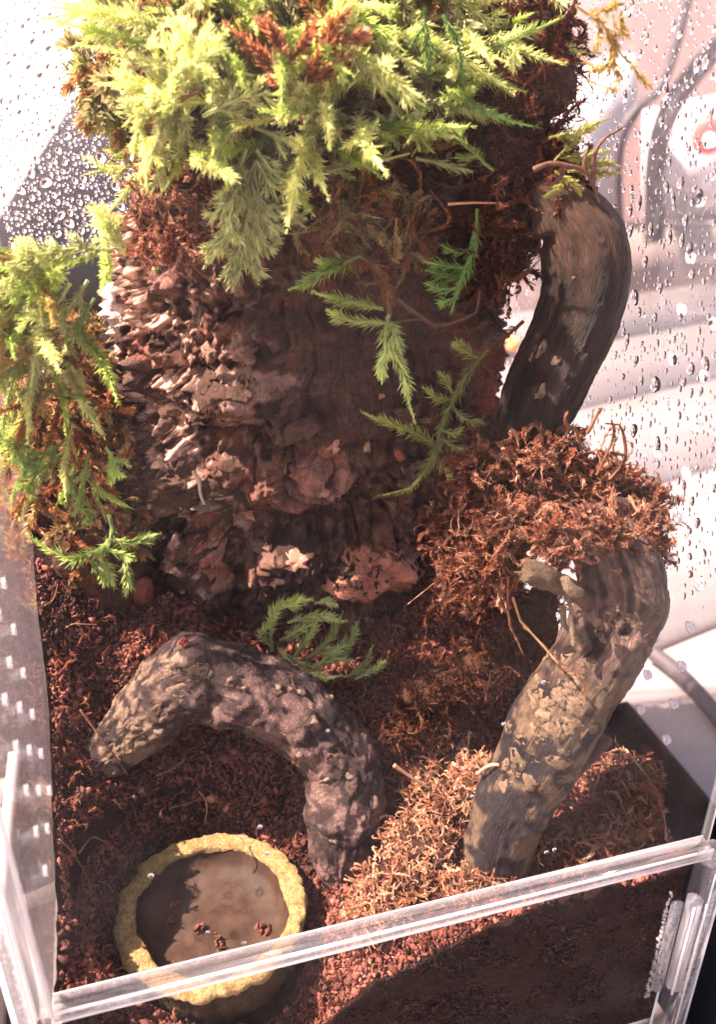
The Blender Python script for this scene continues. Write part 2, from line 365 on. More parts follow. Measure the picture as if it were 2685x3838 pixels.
# and against the front pane
n = 10000; x = rng.uniform(.1, 14.9, n); zt = soil_z(x, x*0+.05); z = .6+(zt-.6)*rng.random(n)**.8
S2 = np.clip(rng.lognormal(-3.0, .55, n), .02, .18)
P2 = np.stack([x, S2*.8+.02, z], 1)
b = lumps(P2, S2, soil_cols(n)*rng.uniform(.06, .3, (n, 1)))  # shade of the front soil face is put into these darker colours
tag(put('soil_crumbs', np.vstack([a[0], b[0]]), [np.vstack([a[1], b[1]+len(a[0])])], MAT['crumb'], tint=np.vstack([a[2], b[2]]), smooth_=False), 'loose red-brown coir crumbs covering the soil', kind='stuff')

# ------------------------------------------------------------------ acrylic enclosure
EN = empty('acrylic_enclosure', 'clear acrylic box with vent holes and a raised front lip holding the mossy display', 'terrarium', (7.5, 7.5, -.35))
def panel(name, x0, x1, y0, y1, z0, z1, m='acrylic', e='edge'):
    V, F = boxVF(x0, x1, y0, y1, z0, z1); d = [x1-x0, y1-y0, z1-z0]; thin = int(np.argmin(d))
    fa = [2, 2, 1, 1, 0, 0]; mi = [0 if a_ == thin else 1 for a_ in fa]
    return put(name, V, F, [MAT[m], MAT[e]], EN, smooth_=False, mi=mi)
HY = [1.877+1.185*k for k in range(3)]; HZ = [8.969+1.15*k for k in range(15)]; HR = .12
def holed(name, x0, x1, y0, y1, z0, z1):
    Vl, Fq, mi_ = [], [], []
    def quad(p, m_):
        n0 = len(Vl); Vl.extend(p); Fq.append([n0, n0+1, n0+2, n0+3]); mi_.append(m_)
    hy, hz = 1.185/2, 1.15/2; ya, yb, za, zb = HY[0]-hy, HY[-1]+hy, HZ[0]-hz, HZ[-1]+hz; an = np.linspace(0, 2*math.pi, 17)
    for x_, fl in ((x0, 1), (x1, -1)):
        for (a0, a1, b0, b1) in ((y0, ya, z0, z1), (yb, y1, z0, z1), (ya, yb, z0, za), (ya, yb, zb, z1)):
            quad([(x_, a0, b0), (x_, a1, b0), (x_, a1, b1), (x_, a0, b1)][::-fl], 0)
        for cy0 in HY:
            for cz0 in HZ:
                for q in range(16):
                    c = [(math.cos(t), math.sin(t)) for t in (an[q], an[q+1])]; k_ = [1/max(abs(p_[0]), abs(p_[1])) for p_ in c]
                    quad([(x_, cy0+c[0][0]*HR, cz0+c[0][1]*HR), (x_, cy0+c[0][0]*k_[0]*hy, cz0+c[0][1]*k_[0]*hz), (x_, cy0+c[1][0]*k_[1]*hy, cz0+c[1][1]*k_[1]*hz), (x_, cy0+c[1][0]*HR, cz0+c[1][1]*HR)][::-fl], 0)
    for cy0 in HY:
        for cz0 in HZ:
            for q in range(16):
                t0, t1 = an[q], an[q+1]; quad([(x0, cy0+HR*math.cos(t0), cz0+HR*math.sin(t0)), (x0, cy0+HR*math.cos(t1), cz0+HR*math.sin(t1)), (x1, cy0+HR*math.cos(t1), cz0+HR*math.sin(t1)), (x1, cy0+HR*math.cos(t0), cz0+HR*math.sin(t0))], 1)
    for (a0, b0, a1, b1) in ((y0, z0, y1, z0), (y1, z0, y1, z1), (y1, z1, y0, z1), (y0, z1, y0, z0)): quad([(x0, a0, b0), (x1, a0, b0), (x1, a1, b1), (x0, a1, b1)], 2)
    o = put(name, np.array(Vl), np.array(Fq), [MAT['acrylic'], MAT['ring'], MAT['edge']], EN, smooth_=False, mi=mi_)
    a_ = np.linspace(0, 2*math.pi, 16, endpoint=False)
    for hy in HY:
        for hz in HZ:
            xi, xo = (x1, x1-.05) if x1 < 1 else (x0, x0+.07); sg_ = 1 if x1 < 1 else -1
            c = [(xo, HR+.0), (xi+sg_*.02, HR+.0), (xi+sg_*.03, HR+.025), (xi+sg_*.02, HR-.045), (xo, HR-.045)]
            Vr = np.array([[cx_, hy+rr*math.cos(t), hz+rr*math.sin(t)] for cx_, rr in c for t in a_]); m_ = 16
            Fr = np.array([[q*m_+k_, q*m_+(k_+1) % m_, ((q+1) % 5)*m_+(k_+1) % m_, ((q+1) % 5)*m_+k_] for q in range(5) for k_ in range(m_)])
            put('vent_hole', Vr, Fr, MAT['vent' if x1 < 1 else 'bevel'], o)
    return o
TOPZ = 30.0
holed('side_panel', -.3, 0, 0, 15, -.35, TOPZ)
holed('side_panel', 15, 15.3, 0, 15, -.35, TOPZ)
panel('back_panel', -.3, 15.3, 15.003, 15.3, -.35, TOPZ)
panel('base_panel', 0.003, 14.997, 0.003, 14.997, 0.0, .5)
panel('front_panel', -.3, 15.3, -.30, -.003, -.35, 7.2, 'door')
panel('door', .02, 14.98, -.28, -.02, 7.62, TOPZ, 'door')
panel('front_lip', -.02, 15.06, -.42, .02, 7.24, 7.53, 'edge', 'edge_bright')
panel('corner_strip', 15.31, 15.62, -.42, -.1, -.35, 6.6, 'edge', 'edge_bright')
panel('corner_strip', -.72, -.4, -.42, -.1, -.35, 27, 'edge', 'edge_bright')
panel('corner_strip', -.3, 0.0, -.5, -.31, 7.58, 27, 'edge', 'edge_bright')
def bevbox(name, x0, x1, y0, y1, z0, z1, r, m):
    bm = bmesh.new(); bmesh.ops.create_cube(bm, size=1)
    for v in bm.verts: v.co = Vector(((x0+x1)/2+v.co.x*(x1-x0), (y0+y1)/2+v.co.y*(y1-y0), (z0+z1)/2+v.co.z*(z1-z0)))
    bmesh.ops.bevel(bm, geom=bm.edges[:], offset=r, segments=3, affect='EDGES')
    V = np.array([v.co[:] for v in bm.verts]); Fd = {}
    for f in bm.faces: Fd.setdefault(len(f.verts), []).append([v.index for v in f.verts])
    bm.free(); return put(name, V, [np.array(f) for f in Fd.values()], MAT[m], EN, smooth_=False)
def glint_rod(a, b, r=.03):  # white frosted rods added to stand for glints along the acrylic edges
    V, Fl = tubeVF(np.array([a, (np.array(a)+np.array(b))/2, b], float), r, 6); return put('bevel', V, Fl, MAT['bevel'], EN)
glint_rod((-.02, -.425, 7.53), (15.06, -.425, 7.53), .035); glint_rod((-.02, -.425, 7.25), (15.06, -.425, 7.25), .022); glint_rod((-.02, .0, 7.545), (15.06, .0, 7.545), .018)
for x_, y_, z0_, z1_, r_ in ((15.32, -.43, -.3, 6.6, .025), (15.61, -.43, -.3, 6.6, .03), (-.71, -.43, -.3, 27, .05), (-.41, -.43, -.3, 27, .035), (-.02, -.51, 7.6, 27, .045), (-.29, -.51, 7.6, 27, .03), (14.6, -.31, -.3, 2.5, .03), (14.97, -.29, 7.7, 27, .02), (14.64, -.73, 2.7, 6.0, .03), (14.99, -.73, 2.7, 6.0, .025)):
    glint_rod((x_, y_, z0_), (x_, y_, z1_), r_)
glint_rod((8.8, -.32, .5), (14.6, -.32, .5), .03); glint_rod((14.62, -.32, .5), (15.3, -.32, -.3), .03)
bevbox('locking_tab', 14.62, 15.0, -.72, -.31, 2.6, 6.1, .12, 'tab')
bevbox('locking_tab', 14.25, 14.58, -.5, -.305, 2.5, 5.9, .07, 'edge_bright')
bevbox('locking_tab', 9.0, 12.0, -.62, -.305, .0, .42, .12, 'edge')
bevbox('locking_tab', 12.2, 14.2, -.5, -.305, .42, .6, .06, 'edge_bright')
# round clear pin where the lip meets the right wall
a_ = np.linspace(0, 2*math.pi, 24, endpoint=False); pc = np.array([14.82, -.5, 7.72])
prof = [(.0, .0), (.0, .3), (-.12, .34), (-.2, .34), (-.24, .26), (-.34, .26), (-.4, .2), (-.4, .0)]
Vp = np.array([[pc[0]+r_*math.cos(t), pc[1]+yy, pc[2]+r_*math.sin(t)] for yy, r_ in prof for t in a_]); m_ = 24
Fp = np.array([[q*m_+k, q*m_+(k+1) % m_, (q+1)*m_+(k+1) % m_, (q+1)*m_+k] for q in range(len(prof)-1) for k in range(m_)])
put('hinge_pin', Vp, Fp, MAT['edge'], EN)
# condensation on the walls
def film(x0, x1, y0, y1, z0, z1, m): 
    V, F = boxVF(x0, x1, y0, y1, z0, z1); return tag(put('condensation_film', V, F, MAT[m], EN, smooth_=False), kind='stuff')
film(.008, .012, .02, 14.9, 7, 29.9, 'film')
film(14.988, 14.992, 2.0, 14.9, 12, 29.9, 'film_thin')
# hardened glue blobs along the joints
gl = Bag()
for z in np.arange(2.2, 6.2, .07):
    s = rng.uniform(.03, .07); gl.add(IV*s+np.array([14.22+rng.normal()*.03, -.33, z+rng.normal()*.02]), IF)
for xx in np.arange(10.4, 14.2, .09):
    s = rng.uniform(.03, .08); gl.add(IV*s+np.array([xx, -.33, .62+rng.normal()*.03]), IF)
V, F, T = gl.get(); tag(put('glue_bead', V, F, MAT['edge_bright'], EN), kind='stuff')

# ------------------------------------------------------------------ cork bark tower
TX, TY, TRX, TRY, TZ0, TZ1 = 8.5, 11.6, 5.2, 3.3, 6.5, 23.2
def px_tower(px, py):
    d = ray(px, py); o_ = (CAM-np.array([TX, TY, 0]))/np.array([TRX, TRY, 1]); q = d/np.array([TRX, TRY, 1])
    a_ = q[0]**2+q[1]**2; b_ = o_[0]*q[0]+o_[1]*q[1]; c_ = o_[0]**2+o_[1]**2-1; D = b_*b_-a_*c_
    t = (-b_-math.sqrt(max(D, 0)))/a_; P = CAM+d*t
    return math.atan2((P[1]-TY)/TRY, (P[0]-TX)/TRX), P[2], P
feat = []   # (px, py, half width px, half height px, out +/in - cm)
for q in [(650, 1780, 170, 170, .75), (1200, 1760, 170, 200, .45), (560, 1350, 150, 220, .5), (850, 1180, 330, 50, -.45), (1000, 1330, 240, 80, .4), (950, 1650, 60, 60, -.7), (890, 2120, 55, 220, -.85),
          (1150, 1950, 210, 60, -.7), (1130, 2120, 180, 120, .45), (760, 2130, 110, 230, .5), (1400, 1420, 320, 260, -.35), (1400, 1700, 330, 60, -.3), (1420, 2080, 200, 120, .35), (700, 1000, 130, 130, -.4),
          (1250, 1150, 200, 50, -.35), (1050, 2250, 60, 90, -.5), (1440, 1830, 130, 60, -.25), (860, 1480, 180, 70, .55), (640, 1530, 120, 60, -.5), (780, 1330, 60, 90, -.6), (1210, 1540, 60, 40, -.45), (1320, 830, 200, 60, .4), (700, 1940, 150, 40, -.5)]:
    th, z, P = px_tower(q[0], q[1]); feat.append((th, z, px2cm(P, q[2]), px2cm(P, q[3]), q[4]))
cx_t, cx_z, _ = px_tower(1430, 1420)
def tower_disp(th, z):
    P = np.stack([TX+TRX*np.cos(th), TY+TRY*np.sin(th), z], 1)
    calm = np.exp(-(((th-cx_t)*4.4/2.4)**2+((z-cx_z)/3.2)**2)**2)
    left = smooth(7.0, 3.6, P[:, 0]+.0*z)
    wp = P + .45*np.stack([fbm(P*.9, 3, 61), fbm(P*.9+9, 3, 62), fbm(P*.9+17, 3, 63)], 1)
    am = (1-.75*calm)
    d = .45*fbm(P*.35, 3, 3)+am*(.46*ridged(wp*np.array([.75, .75, .5]), 3, 11)+.30*np.abs(fbm(wp*1.7, 3, 13))*2-.1)+(.35+.65*am)*(.10*ridged(wp*np.array([3.2, 3.2, 1.6]), 2, 15)+.07*fbm(P*6, 2, 17))
    d += left*(.22*ridged(wp*np.array([1.3, 1.3, 1.0]), 3, 19)+.26*fbm(wp*3.2, 3, 20))
    st = np.floor(fbm(wp*.6, 2, 23)*7)/7; d += .28*am*st
    d -= 1.5*left*smooth(19.0, 22.0, z)
    g1 = np.abs(vn(wp*np.array([1.1, 1.1, .55])+31, 71)); g2 = np.abs(vn(wp*np.array([2.3, 2.3, 1.5])+57, 73))
    d -= (.30*am+.05)*(1-smooth(0, .10, g1))+(.14*am+.03)*(1-smooth(0, .13, g2))
    d += .045*ridged(P*np.array([6, 6, 4.5]), 2, 77)+left*.12*ridged(wp*6.0, 2, 79)+.03*fbm(P*13, 2, 81)
    for (t0, z0, w_, h_, a_) in feat:
        d += a_*np.exp(-(((th-t0)*4.4/w_)**2+((z-z0)/h_)**2)**1.5*.7)
    return d, calm, left
def tower_pt(th, z, off=0.0):
    th = np.asarray(th, float); z = np.asarray(z, float); d, _, _ = tower_disp(th, z); d = d+off
    nx_, ny_ = np.cos(th)/TRX, np.sin(th)/TRY; l = np.hypot(nx_, ny_)
    return np.stack([TX+TRX*np.cos(th)+nx_/l*d, TY+TRY*np.sin(th)+ny_/l*d, z], 1)
nt_, nz_ = 560, 420
u = np.linspace(0, 1, nt_, endpoint=False); thg = -math.pi/2+2*math.pi*(u-.5)+.55*np.sin(2*math.pi*(u-.5))*-1.0
tg, zg = np.meshgrid(thg, np.linspace(TZ0, TZ1, nz_), indexing='ij')
TV = tower_pt(tg.ravel(), zg.ravel()); dd, calm, left = tower_disp(tg.ravel(), zg.ravel())
i, j = np.meshgrid(np.arange(nt_), np.arange(nz_-1), indexing='ij'); i = i.ravel(); j = j.ravel(); i2 = (i+1) % nt_
TF = np.stack([i*nz_+j, i2*nz_+j, i2*nz_+j+1, i*nz_+j+1], 1)
n1 = fbm(TV*1.1, 4, 41)[:, None]; n2 = fbm(TV*3.3, 3, 43)[:, None]
rel = (ridged(TV*np.array([1.6, 1.6, .9]), 3, 45))[:, None]
dark = np.array([.030, .013, .009]); mid = np.array([.115, .049, .031]); pale = np.array([.25, .14, .10]); rust = np.array([.19, .062, .036])
t = smooth(-.35, .35, n1+.4*n2); tint = dark*(1-t)+mid*t
t = smooth(.2, .6, rel*.6+n2*.6)*(.3+.7*left[:, None]); pl_ = pale*(1+2.3*left[:, None]); tint = tint*(1-t)+pl_*t  # sunlight on the left side is put into this paler tint
t = smooth(.25, .5, fbm(TV*.9, 3, 47)[:, None]); tint = tint*(1-t*.6)+rust*t*.6
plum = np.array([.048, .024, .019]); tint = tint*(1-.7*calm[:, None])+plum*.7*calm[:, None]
def splat(cpx, w_, h_, c, amt=.9):
    global tint
    th, z, P = px_tower(*cpx); e = np.exp(-((((tg.ravel()-th)*4.4/px2cm(P, w_))**2+((zg.ravel()-z)/px2cm(P, h_))**2)*1.1)**2)[:, None]
    e = smooth(.3, .6, e+.35*n2)*amt; tint = tint*(1-e)+np.array(c)*e
splat((1790, 1600), 60, 330, (.2, .055, .035)); splat((640, 2230), 55, 130, (.3, .12, .07)); splat((500, 1180), 60, 130, (.62, .45, .38)); splat((560, 1460), 90, 60, (.6, .42, .35)); splat((1200, 1790), 110, 130, (.3, .13, .09), .7)  # palest splats paint sun glare on the left edge; others are bark colour
splat((1320, 860), 130, 60, (.3, .15, .09)); splat((620, 1020), 90, 120, (.17, .07, .055)); splat((900, 1420), 200, 70, (.3, .17, .13), .7)
BK = empty('cork_bark_tower', 'tall dark hollow cork bark tube with rough flaking left side standing behind the arched branch', 'cork bark', (TX, TY, TZ0))
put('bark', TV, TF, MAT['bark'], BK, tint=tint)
def patch_on_tower(name, cpx, w_, h_, c, m='bark', seed=0, off=.05, rings=5, nseg=18, rot=0.0):
    th0, z0, P = px_tower(*cpx); rr = np.random.default_rng(seed); a_ = np.linspace(0, 2*math.pi, nseg, endpoint=False)
    rad = 1+.30*np.sin(a_*2+rr.uniform(0, 6))*.6+.25*np.sin(a_*3+rr.uniform(0, 6))+.22*rr.normal(size=nseg); rad = np.clip(rad, .45, 1.5)
    W, H = px2cm(P, w_), px2cm(P, h_); TH = [th0]; Z = [z0]; OF = [off]
    for k in range(1, rings+1):
        f = k/rings; uu = rad*f*np.cos(a_); vv = rad*f*np.sin(a_); u2 = uu*math.cos(rot)-vv*math.sin(rot); v2 = uu*math.sin(rot)+vv*math.cos(rot)
        TH += list(th0+u2*W/4.4); Z += list(z0+v2*H); OF += [off if k < rings else off*.9]*nseg
    TH += TH[-nseg:]; Z += Z[-nseg:]; OF += [-.12]*nseg
    V = tower_pt(TH, Z); nr = np.stack([np.cos(TH)/TRX, np.sin(TH)/TRY, np.zeros(len(TH))], 1); nr /= np.linalg.norm(nr, axis=1)[:, None]
    V = V+nr*(np.array(OF)+.03*fbm(V*4, 2, seed))[:, None]
    F3 = np.array([[0, 1+k, 1+(k+1) % nseg] for k in range(nseg)]); F4 = np.array([[1+q*nseg+k, 1+(q+1)*nseg+k, 1+(q+1)*nseg+(k+1) % nseg, 1+q*nseg+(k+1) % nseg] for q in range(rings) for k in range(nseg)])
    tn = np.array(c)*(1+.25*fbm(V*2.5, 3, seed+3)[:, None])
    return put(name, V, [F3, F4], MAT[m], BK, tint=tn)
pk = (.42, .155, .10)
for k, (a0, b0, w_, h_, c, rt) in enumerate([(905, 1940, 40, 32, (.5, .22, .14), -.5), (830, 2110, 22, 95, pk, .15), (795, 2000, 40, 28, (.3, .1, .06), 0), (840, 2180, 20, 40, (.5, .22, .14), 0), (1110, 2040, 42, 26, (.46, .2, .13), .3),
    (1255, 1675, 20, 26, (.5, .25, .17), .3), (1510, 1730, 18, 34, (.36, .1, .05), .2), (1385, 1680, 14, 28, (.4, .24, .14), .5), (1440, 2110, 145, 95, pk, .45), (1330, 2060, 60, 40, (.36, .13, .08), .5), (1350, 2330, 45, 35, (.45, .19, .12), -.4),
    (1245, 1850, 26, 18, (.48, .26, .19), 0), (1160, 1740, 36, 28, (.26, .12, .085), .2), (1270, 1790, 34, 24, (.33, .16, .11), 0), (960, 2330, 20, 16, (.36, .1, .07), 0), (1215, 1830, 30, 50, (.3, .16, .12), 0), (1310, 890, 22, 16, (.5, .3, .22), 0), (1440, 1490, 14, 10, (.4, .2, .12), 0)]):
    o = patch_on_tower('bare_patch', (a0, b0), w_, h_, c, seed=k, rot=rt, off=.05, rings=8 if w_ > 80 else 4, nseg=26 if w_ > 80 else 16)
tones = [(.10, .05, .034), (.065, .03, .02), (.17, .095, .065), (.05, .022, .015)]
for k in range(80):
    a0, b0 = rng.uniform(480, 1100), rng.uniform(1150, 2350)
    if k % 3 == 0: a0, b0 = rng.uniform(900, 1700), rng.uniform(1550, 2300)
    if k < 18: a0, b0 = rng.uniform(470, 900), rng.uniform(1150, 1950)
    s = rng.uniform(16, 46); patch_on_tower('bark_flake', (a0, b0), s*rng.uniform(.7, 1.5), s*rng.uniform(.5, 1.1), np.array(tones[k % 4])*rng.uniform(.8, 1.35), seed=200+k, off=rng.uniform(.05, .16), rings=3, nseg=15, rot=rng.uniform(-.6, .6))

# ------------------------------------------------------------------ driftwood branches
def branch_geo(path, m_, n_, seed, lump=.12, grainamp=.03, ell=1.0):
    C = np.array([at(a_, b_, y=y_) for a_, b_, r_, y_ in path]); R = np.array([px2cm(c_, q[2]) for c_, q in zip(C, path)])
    Cs = spline(C, n_); Rs = spline(np.stack([R, R, R], 1), n_)[:, 0]
    T, N, B = frames(Cs); L = np.concatenate([[0], np.cumsum(np.linalg.norm(np.diff(Cs, axis=0), axis=1))])
    a_ = np.linspace(0, 2*math.pi, m_, endpoint=False)
    ca, sa = np.cos(a_), np.sin(a_)
    D = ca[None, :, None]*N[:, None]+sa[None, :, None]*B[:, None]
    P0 = (Cs[:, None]+Rs[:, None, None]*D).reshape(-1, 3)
    ll = np.repeat(L, m_); aa = np.tile(a_, n_); G = np.stack([ll, np.cos(aa)*1.2, np.sin(aa)*1.2], 1)
    d = lump*fbm(P0*.7, 3, seed)+.6*lump*fbm(P0*2.0, 3, seed+2)+grainamp*ridged(G*np.array([.6, 3.5, 3.5])+.5*fbm(P0*2, 2, 4)[:, None], 3, seed+5)+.16*lump*(np.abs(fbm(P0*4.5, 3, seed+9))*2-.4)
    return Cs, Rs, T, N, B, L, a_, D, P0, G, d
def branch(name, label, path, tintf, seed, lump=.12, grainamp=.03, m_=150, n_=260, bumps=(), m='wood', spots=()):
    Cs, Rs, T, N, B, L, a_, D, P0, G, d = branch_geo(path, m_, n_, seed, lump, grainamp)
    Vs = P0.copy()
    for (bx, by, br, amp) in bumps:     # feature where the pixel ray meets the surface
        dd_ = ray(bx, by); dd_ = dd_/np.linalg.norm(dd_); rel_ = P0-CAM; s_ = rel_ @ dd_; dist = np.linalg.norm(rel_-s_[:, None]*dd_, axis=1)
        near = s_ < (np.min(s_[dist < px2cm(P0.mean(0), br)*1.5])+1.0 if (dist < px2cm(P0.mean(0), br)*1.5).any() else 0)
        rc = px2cm(P0.mean(0), br); d = d+np.where(near, amp*np.exp(-(dist/rc)**2), 0)
    Vb = P0+D.reshape(-1, 3)*d[:, None]
    tn = tintf(P0, G, d, L, a_)
    for (bx, by, br, cc) in spots:
        dd_ = ray(bx, by); dd_ = dd_/np.linalg.norm(dd_); rel_ = P0-CAM; s_ = rel_ @ dd_; dist = np.linalg.norm(rel_-s_[:, None]*dd_, axis=1); rc = px2cm(P0.mean(0), br)
        e = smooth(1.15, .7, dist/rc+.35*fbm(P0*3, 3, 55))*(np.einsum('ij,ij->i', D.reshape(-1, 3), np.broadcast_to(dd_, P0.shape)) < 0); tn = tn*(1-e[:, None])+np.array(cc)*e[:, None]
    V, Fl = tubeVF(Cs, Rs, m_); V[:len(Vb)] = Vb
    V[-2:] = np.array([Vb[:m_].mean(0)-T[0]*.15, Vb[-m_:].mean(0)+T[-1]*.15])
    root = empty(name, label, 'branch', Cs[-1])
    G2 = np.vstack([G, G[:1], G[-1:]]); tn2 = np.vstack([tn, tn[:1], tn[-1:]])
    put('body', V, Fl, MAT[m], root, tint=tn2, uvw=G2)
    def surf(li, th, off):      # point on the surface, by length fraction and angle
        ii = np.clip(np.asarray(li)*(n_-1), 0, n_-1.001); i0 = ii.astype(int); f = (ii-i0)[:, None]
        jj = (np.asarray(th) % (2*math.pi))/(2*math.pi)*m_; j0 = jj.astype(int) % m_; g = (jj-np.floor(jj))[:, None]; j1 = (j0+1) % m_
        W = Vb.reshape(n_, m_, 3); c = Cs[i0]*(1-f)+Cs[i0+1]*f
        p = (W[i0, j0]*(1-g)+W[i0, j1]*g)*(1-f)+(W[i0+1, j0]*(1-g)+W[i0+1, j1]*g)*f
        dr = p-c; dr /= np.linalg.norm(dr, axis=1)[:, None]; return p+dr*np.asarray(off)[:, None]
    return root, surf, L[-1], Rs
def lobed(n_, rr, lo=.55, hi=1.4):
    a_ = np.linspace(0, 2*math.pi, n_, endpoint=False)
    return a_, np.clip(1+.3*np.sin(2*a_+rr.uniform(0, 6))+.2*np.sin(3*a_+rr.uniform(0, 6))+.18*rr.normal(size=n_), lo, hi)
def plate_on(surf, Ltot, R, l0, th0, wl, wt, off, name, m, root, seed, nseg=12, dome=0.0, tint=None):
    rr = np.random.default_rng(seed); a_, rad = lobed(nseg, rr); LI, TH, OF = [l0], [th0], [off+dome]
    for f, of in ((.5, off+dome*.8), (1, off), (1.02, -.08)):
        LI += list(l0+rad*f*np.cos(a_)*wl/Ltot); TH += list(th0+rad*f*np.sin(a_)*wt/R); OF += [of]*nseg
    V = surf(np.clip(LI, 0.001, .998), TH, np.array(OF)+.012*rr.normal(size=len(OF)))
    F3 = np.array([[0, 1+k, 1+(k+1) % nseg] for k in range(nseg)]); F4 = np.array([[1+q*nseg+k, 1+(q+1)*nseg+k, 1+(q+1)*nseg+(k+1) % nseg, 1+q*nseg+(k+1) % nseg] for q in range(2) for k in range(nseg)])
    kw = {} if tint is None else dict(tint=np.broadcast_to(np.array(tint), (len(V), 3)), uvw=V*1.0)
    return put(name, V, [F3, F4], MAT[m], root, **kw)
def find_on(surf, px, py):
    """length fraction and angle where the ray of a pixel meets a branch"""
    li, th = np.meshgrid(np.linspace(.01, .99, 90), np.linspace(0, 2*math.pi, 60), indexing='ij'); P = surf(li.ravel(), th.ravel(), np.zeros(li.size))
    dr = ray(px, py); dr = dr/np.linalg.norm(dr); rel_ = P-CAM; s_ = rel_ @ dr; dist = np.linalg.norm(rel_-s_[:, None]*dr, axis=1)
    sc = dist+.12*s_*(dist < .5)+(dist >= .5)*5; k = int(np.argmin(sc)); return li.ravel()[k], th.ravel()[k]

def tint_arch(P, G, d, L, a_):
    n1 = fbm(P*1.4, 4, 71)[:, None]; n2 = fbm(P*5, 4, 73)[:, None]; left = smooth(3.4, 1.6, P[:, 0])[:, None]
    dk = np.array([.028, .016, .015]); md = np.array([.125, .066, .054]); tn = np.array([.20, .125, .075])
    t = smooth(-.3, .35, n1+.5*n2); c = dk*(1-t)+md*t
    t = smooth(-.35, .1, n1+.5*n2)*left; c = c*(1-t)+tn*t
    t = smooth(.18, .4, n2+.2*n1); return c*(1-.5*t)+np.array([.2, .125, .1])*.5*t
archp = [(285, 3010, 70, 6.7), (335, 2900, 84, 6.5), (385, 2830, 92, 6.35), (455, 2765, 102, 6.25), (556, 2668, 122, 6.2), (690, 2552, 146, 6.05), (790, 2556, 152, 5.9), (898, 2580, 150, 5.65), (1010, 2625, 142, 5.4), (1107, 2688, 138, 5.1), (1196, 2763, 134, 4.8), (1264, 2848, 140, 4.5),
         (1288, 2950, 146, 4.2), (1292, 3055, 142, 3.95), (1282, 3160, 124, 3.7), (1275, 3260, 105, 3.6)]
AR, asurf, AL, ARs = branch('arched_branch', 'dark knobbly arched branch bridging the soil behind the ochre dish', archp, tint_arch, 81, lump=.19, grainamp=.07,
    bumps=[(800, 2640, 45, -.28), (930, 2600, 34, -.12), (700, 2440, 62, .30), (1180, 2710, 36, .15), (1130, 2830, 30, .12), (1265, 3000, 44, -.12), (1230, 3080, 40, .14), (600, 2740, 40, .12), (860, 2550, 32, .12)])
for k, (a0, b0, s, dm) in enumerate([(695, 2462, 44, .12), (865, 2550, 24, .09), (1045, 2583, 20, .08), (1095, 2586, 18, .1), (1135, 2600, 24, .1), (925, 2590, 16, .08), (1180, 2712, 24, .1), (1265, 2713, 16, .07), (1125, 2822, 20, .09), (920, 2457, 20, .06),
        (1310, 2915, 24, .07), (1395, 3000, 30, .12), (1370, 3065, 26, .08), (1230, 2925, 34, .05), (1255, 3160, 30, .08), (430, 2800, 22, .05), (505, 2745, 24, .06), (590, 2740, 20, .07), (620, 2690, 26, .05), (1380, 2760, 14, .06), (1290, 2560, 14, .05)]):
    l0, t0 = find_on(asurf, a0, b0); ii = int(l0*(len(ARs)-1)); c = asurf(np.array([l0]), np.array([t0]), np.zeros(1))[0]; ss = px2cm(c, s)*.72
    plate_on(asurf, AL, ARs[ii], l0, t0, ss, ss*.85, .015, 'knot', 'knot', AR, 300+k, dome=dm*.7)
for k in range(26):
    l0, t0 = find_on(asurf, rng.uniform(360, 720), rng.uniform(2480, 2840)); ii = int(l0*(len(ARs)-1)); s = rng.uniform(.08, .24)
    plate_on(asurf, AL, ARs[ii], l0, t0, s*1.2, s, rng.uniform(-.01, .015), 'bark_plate', 'plate', AR, 340+k)
for k in range(30):
    l0, t0 = find_on(asurf, rng.uniform(620, 1420), rng.uniform(2400, 3200)); ii = int(l0*(len(ARs)-1)); s = rng.uniform(.08, .3)
    plate_on(asurf, AL, ARs[ii], l0, t0, s*1.4, s*.8, rng.uniform(.0, .03), 'bark_plate', 'dark_plate', AR, 820+k, nseg=11)

def tint_right(P, G, d, L, a_):
    n1 = fbm(P*1.2, 4, 91)[:, None]; n2 = fbm(P*4, 3, 93)[:, None]; g = ridged(G*np.array([.5, 4, 4]), 3, 95)[:, None]
    dk = np.array([.022, .015, .016]); bare = np.array([.14, .078, .06]); ol = np.array([.13, .082, .05])
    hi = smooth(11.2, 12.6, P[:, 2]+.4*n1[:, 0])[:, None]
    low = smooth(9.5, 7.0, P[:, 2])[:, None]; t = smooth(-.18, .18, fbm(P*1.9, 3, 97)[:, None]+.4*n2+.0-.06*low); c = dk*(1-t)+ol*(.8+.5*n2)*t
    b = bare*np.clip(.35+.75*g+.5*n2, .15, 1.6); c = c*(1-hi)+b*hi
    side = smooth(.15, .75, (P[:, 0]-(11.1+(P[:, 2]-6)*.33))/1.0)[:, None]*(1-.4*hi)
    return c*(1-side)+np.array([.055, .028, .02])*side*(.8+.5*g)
def K(x, y): return (1600+.6227*x, 1900+.6227*y)
rp = [(*K(1010, 20), 112, 3.5), (*K(1070, 130), 146, 3.15), (*K(1135, 290), 160, 2.8), (*K(1180, 450), 164, 2.55), (*K(1165, 600), 165, 2.4), (*K(1100, 750), 160, 2.25), (*K(1010, 910), 156, 2.1), (*K(905, 1080), 156, 2.0), (*K(800, 1260), 158, 1.9), (*K(710, 1430), 156, 1.85),
      (*K(610, 1620), 146, 1.8), (*K(520, 1800), 136, 1.75), (*K(465, 1960), 128, 1.7), (*K(430, 2100), 124, 1.7)]
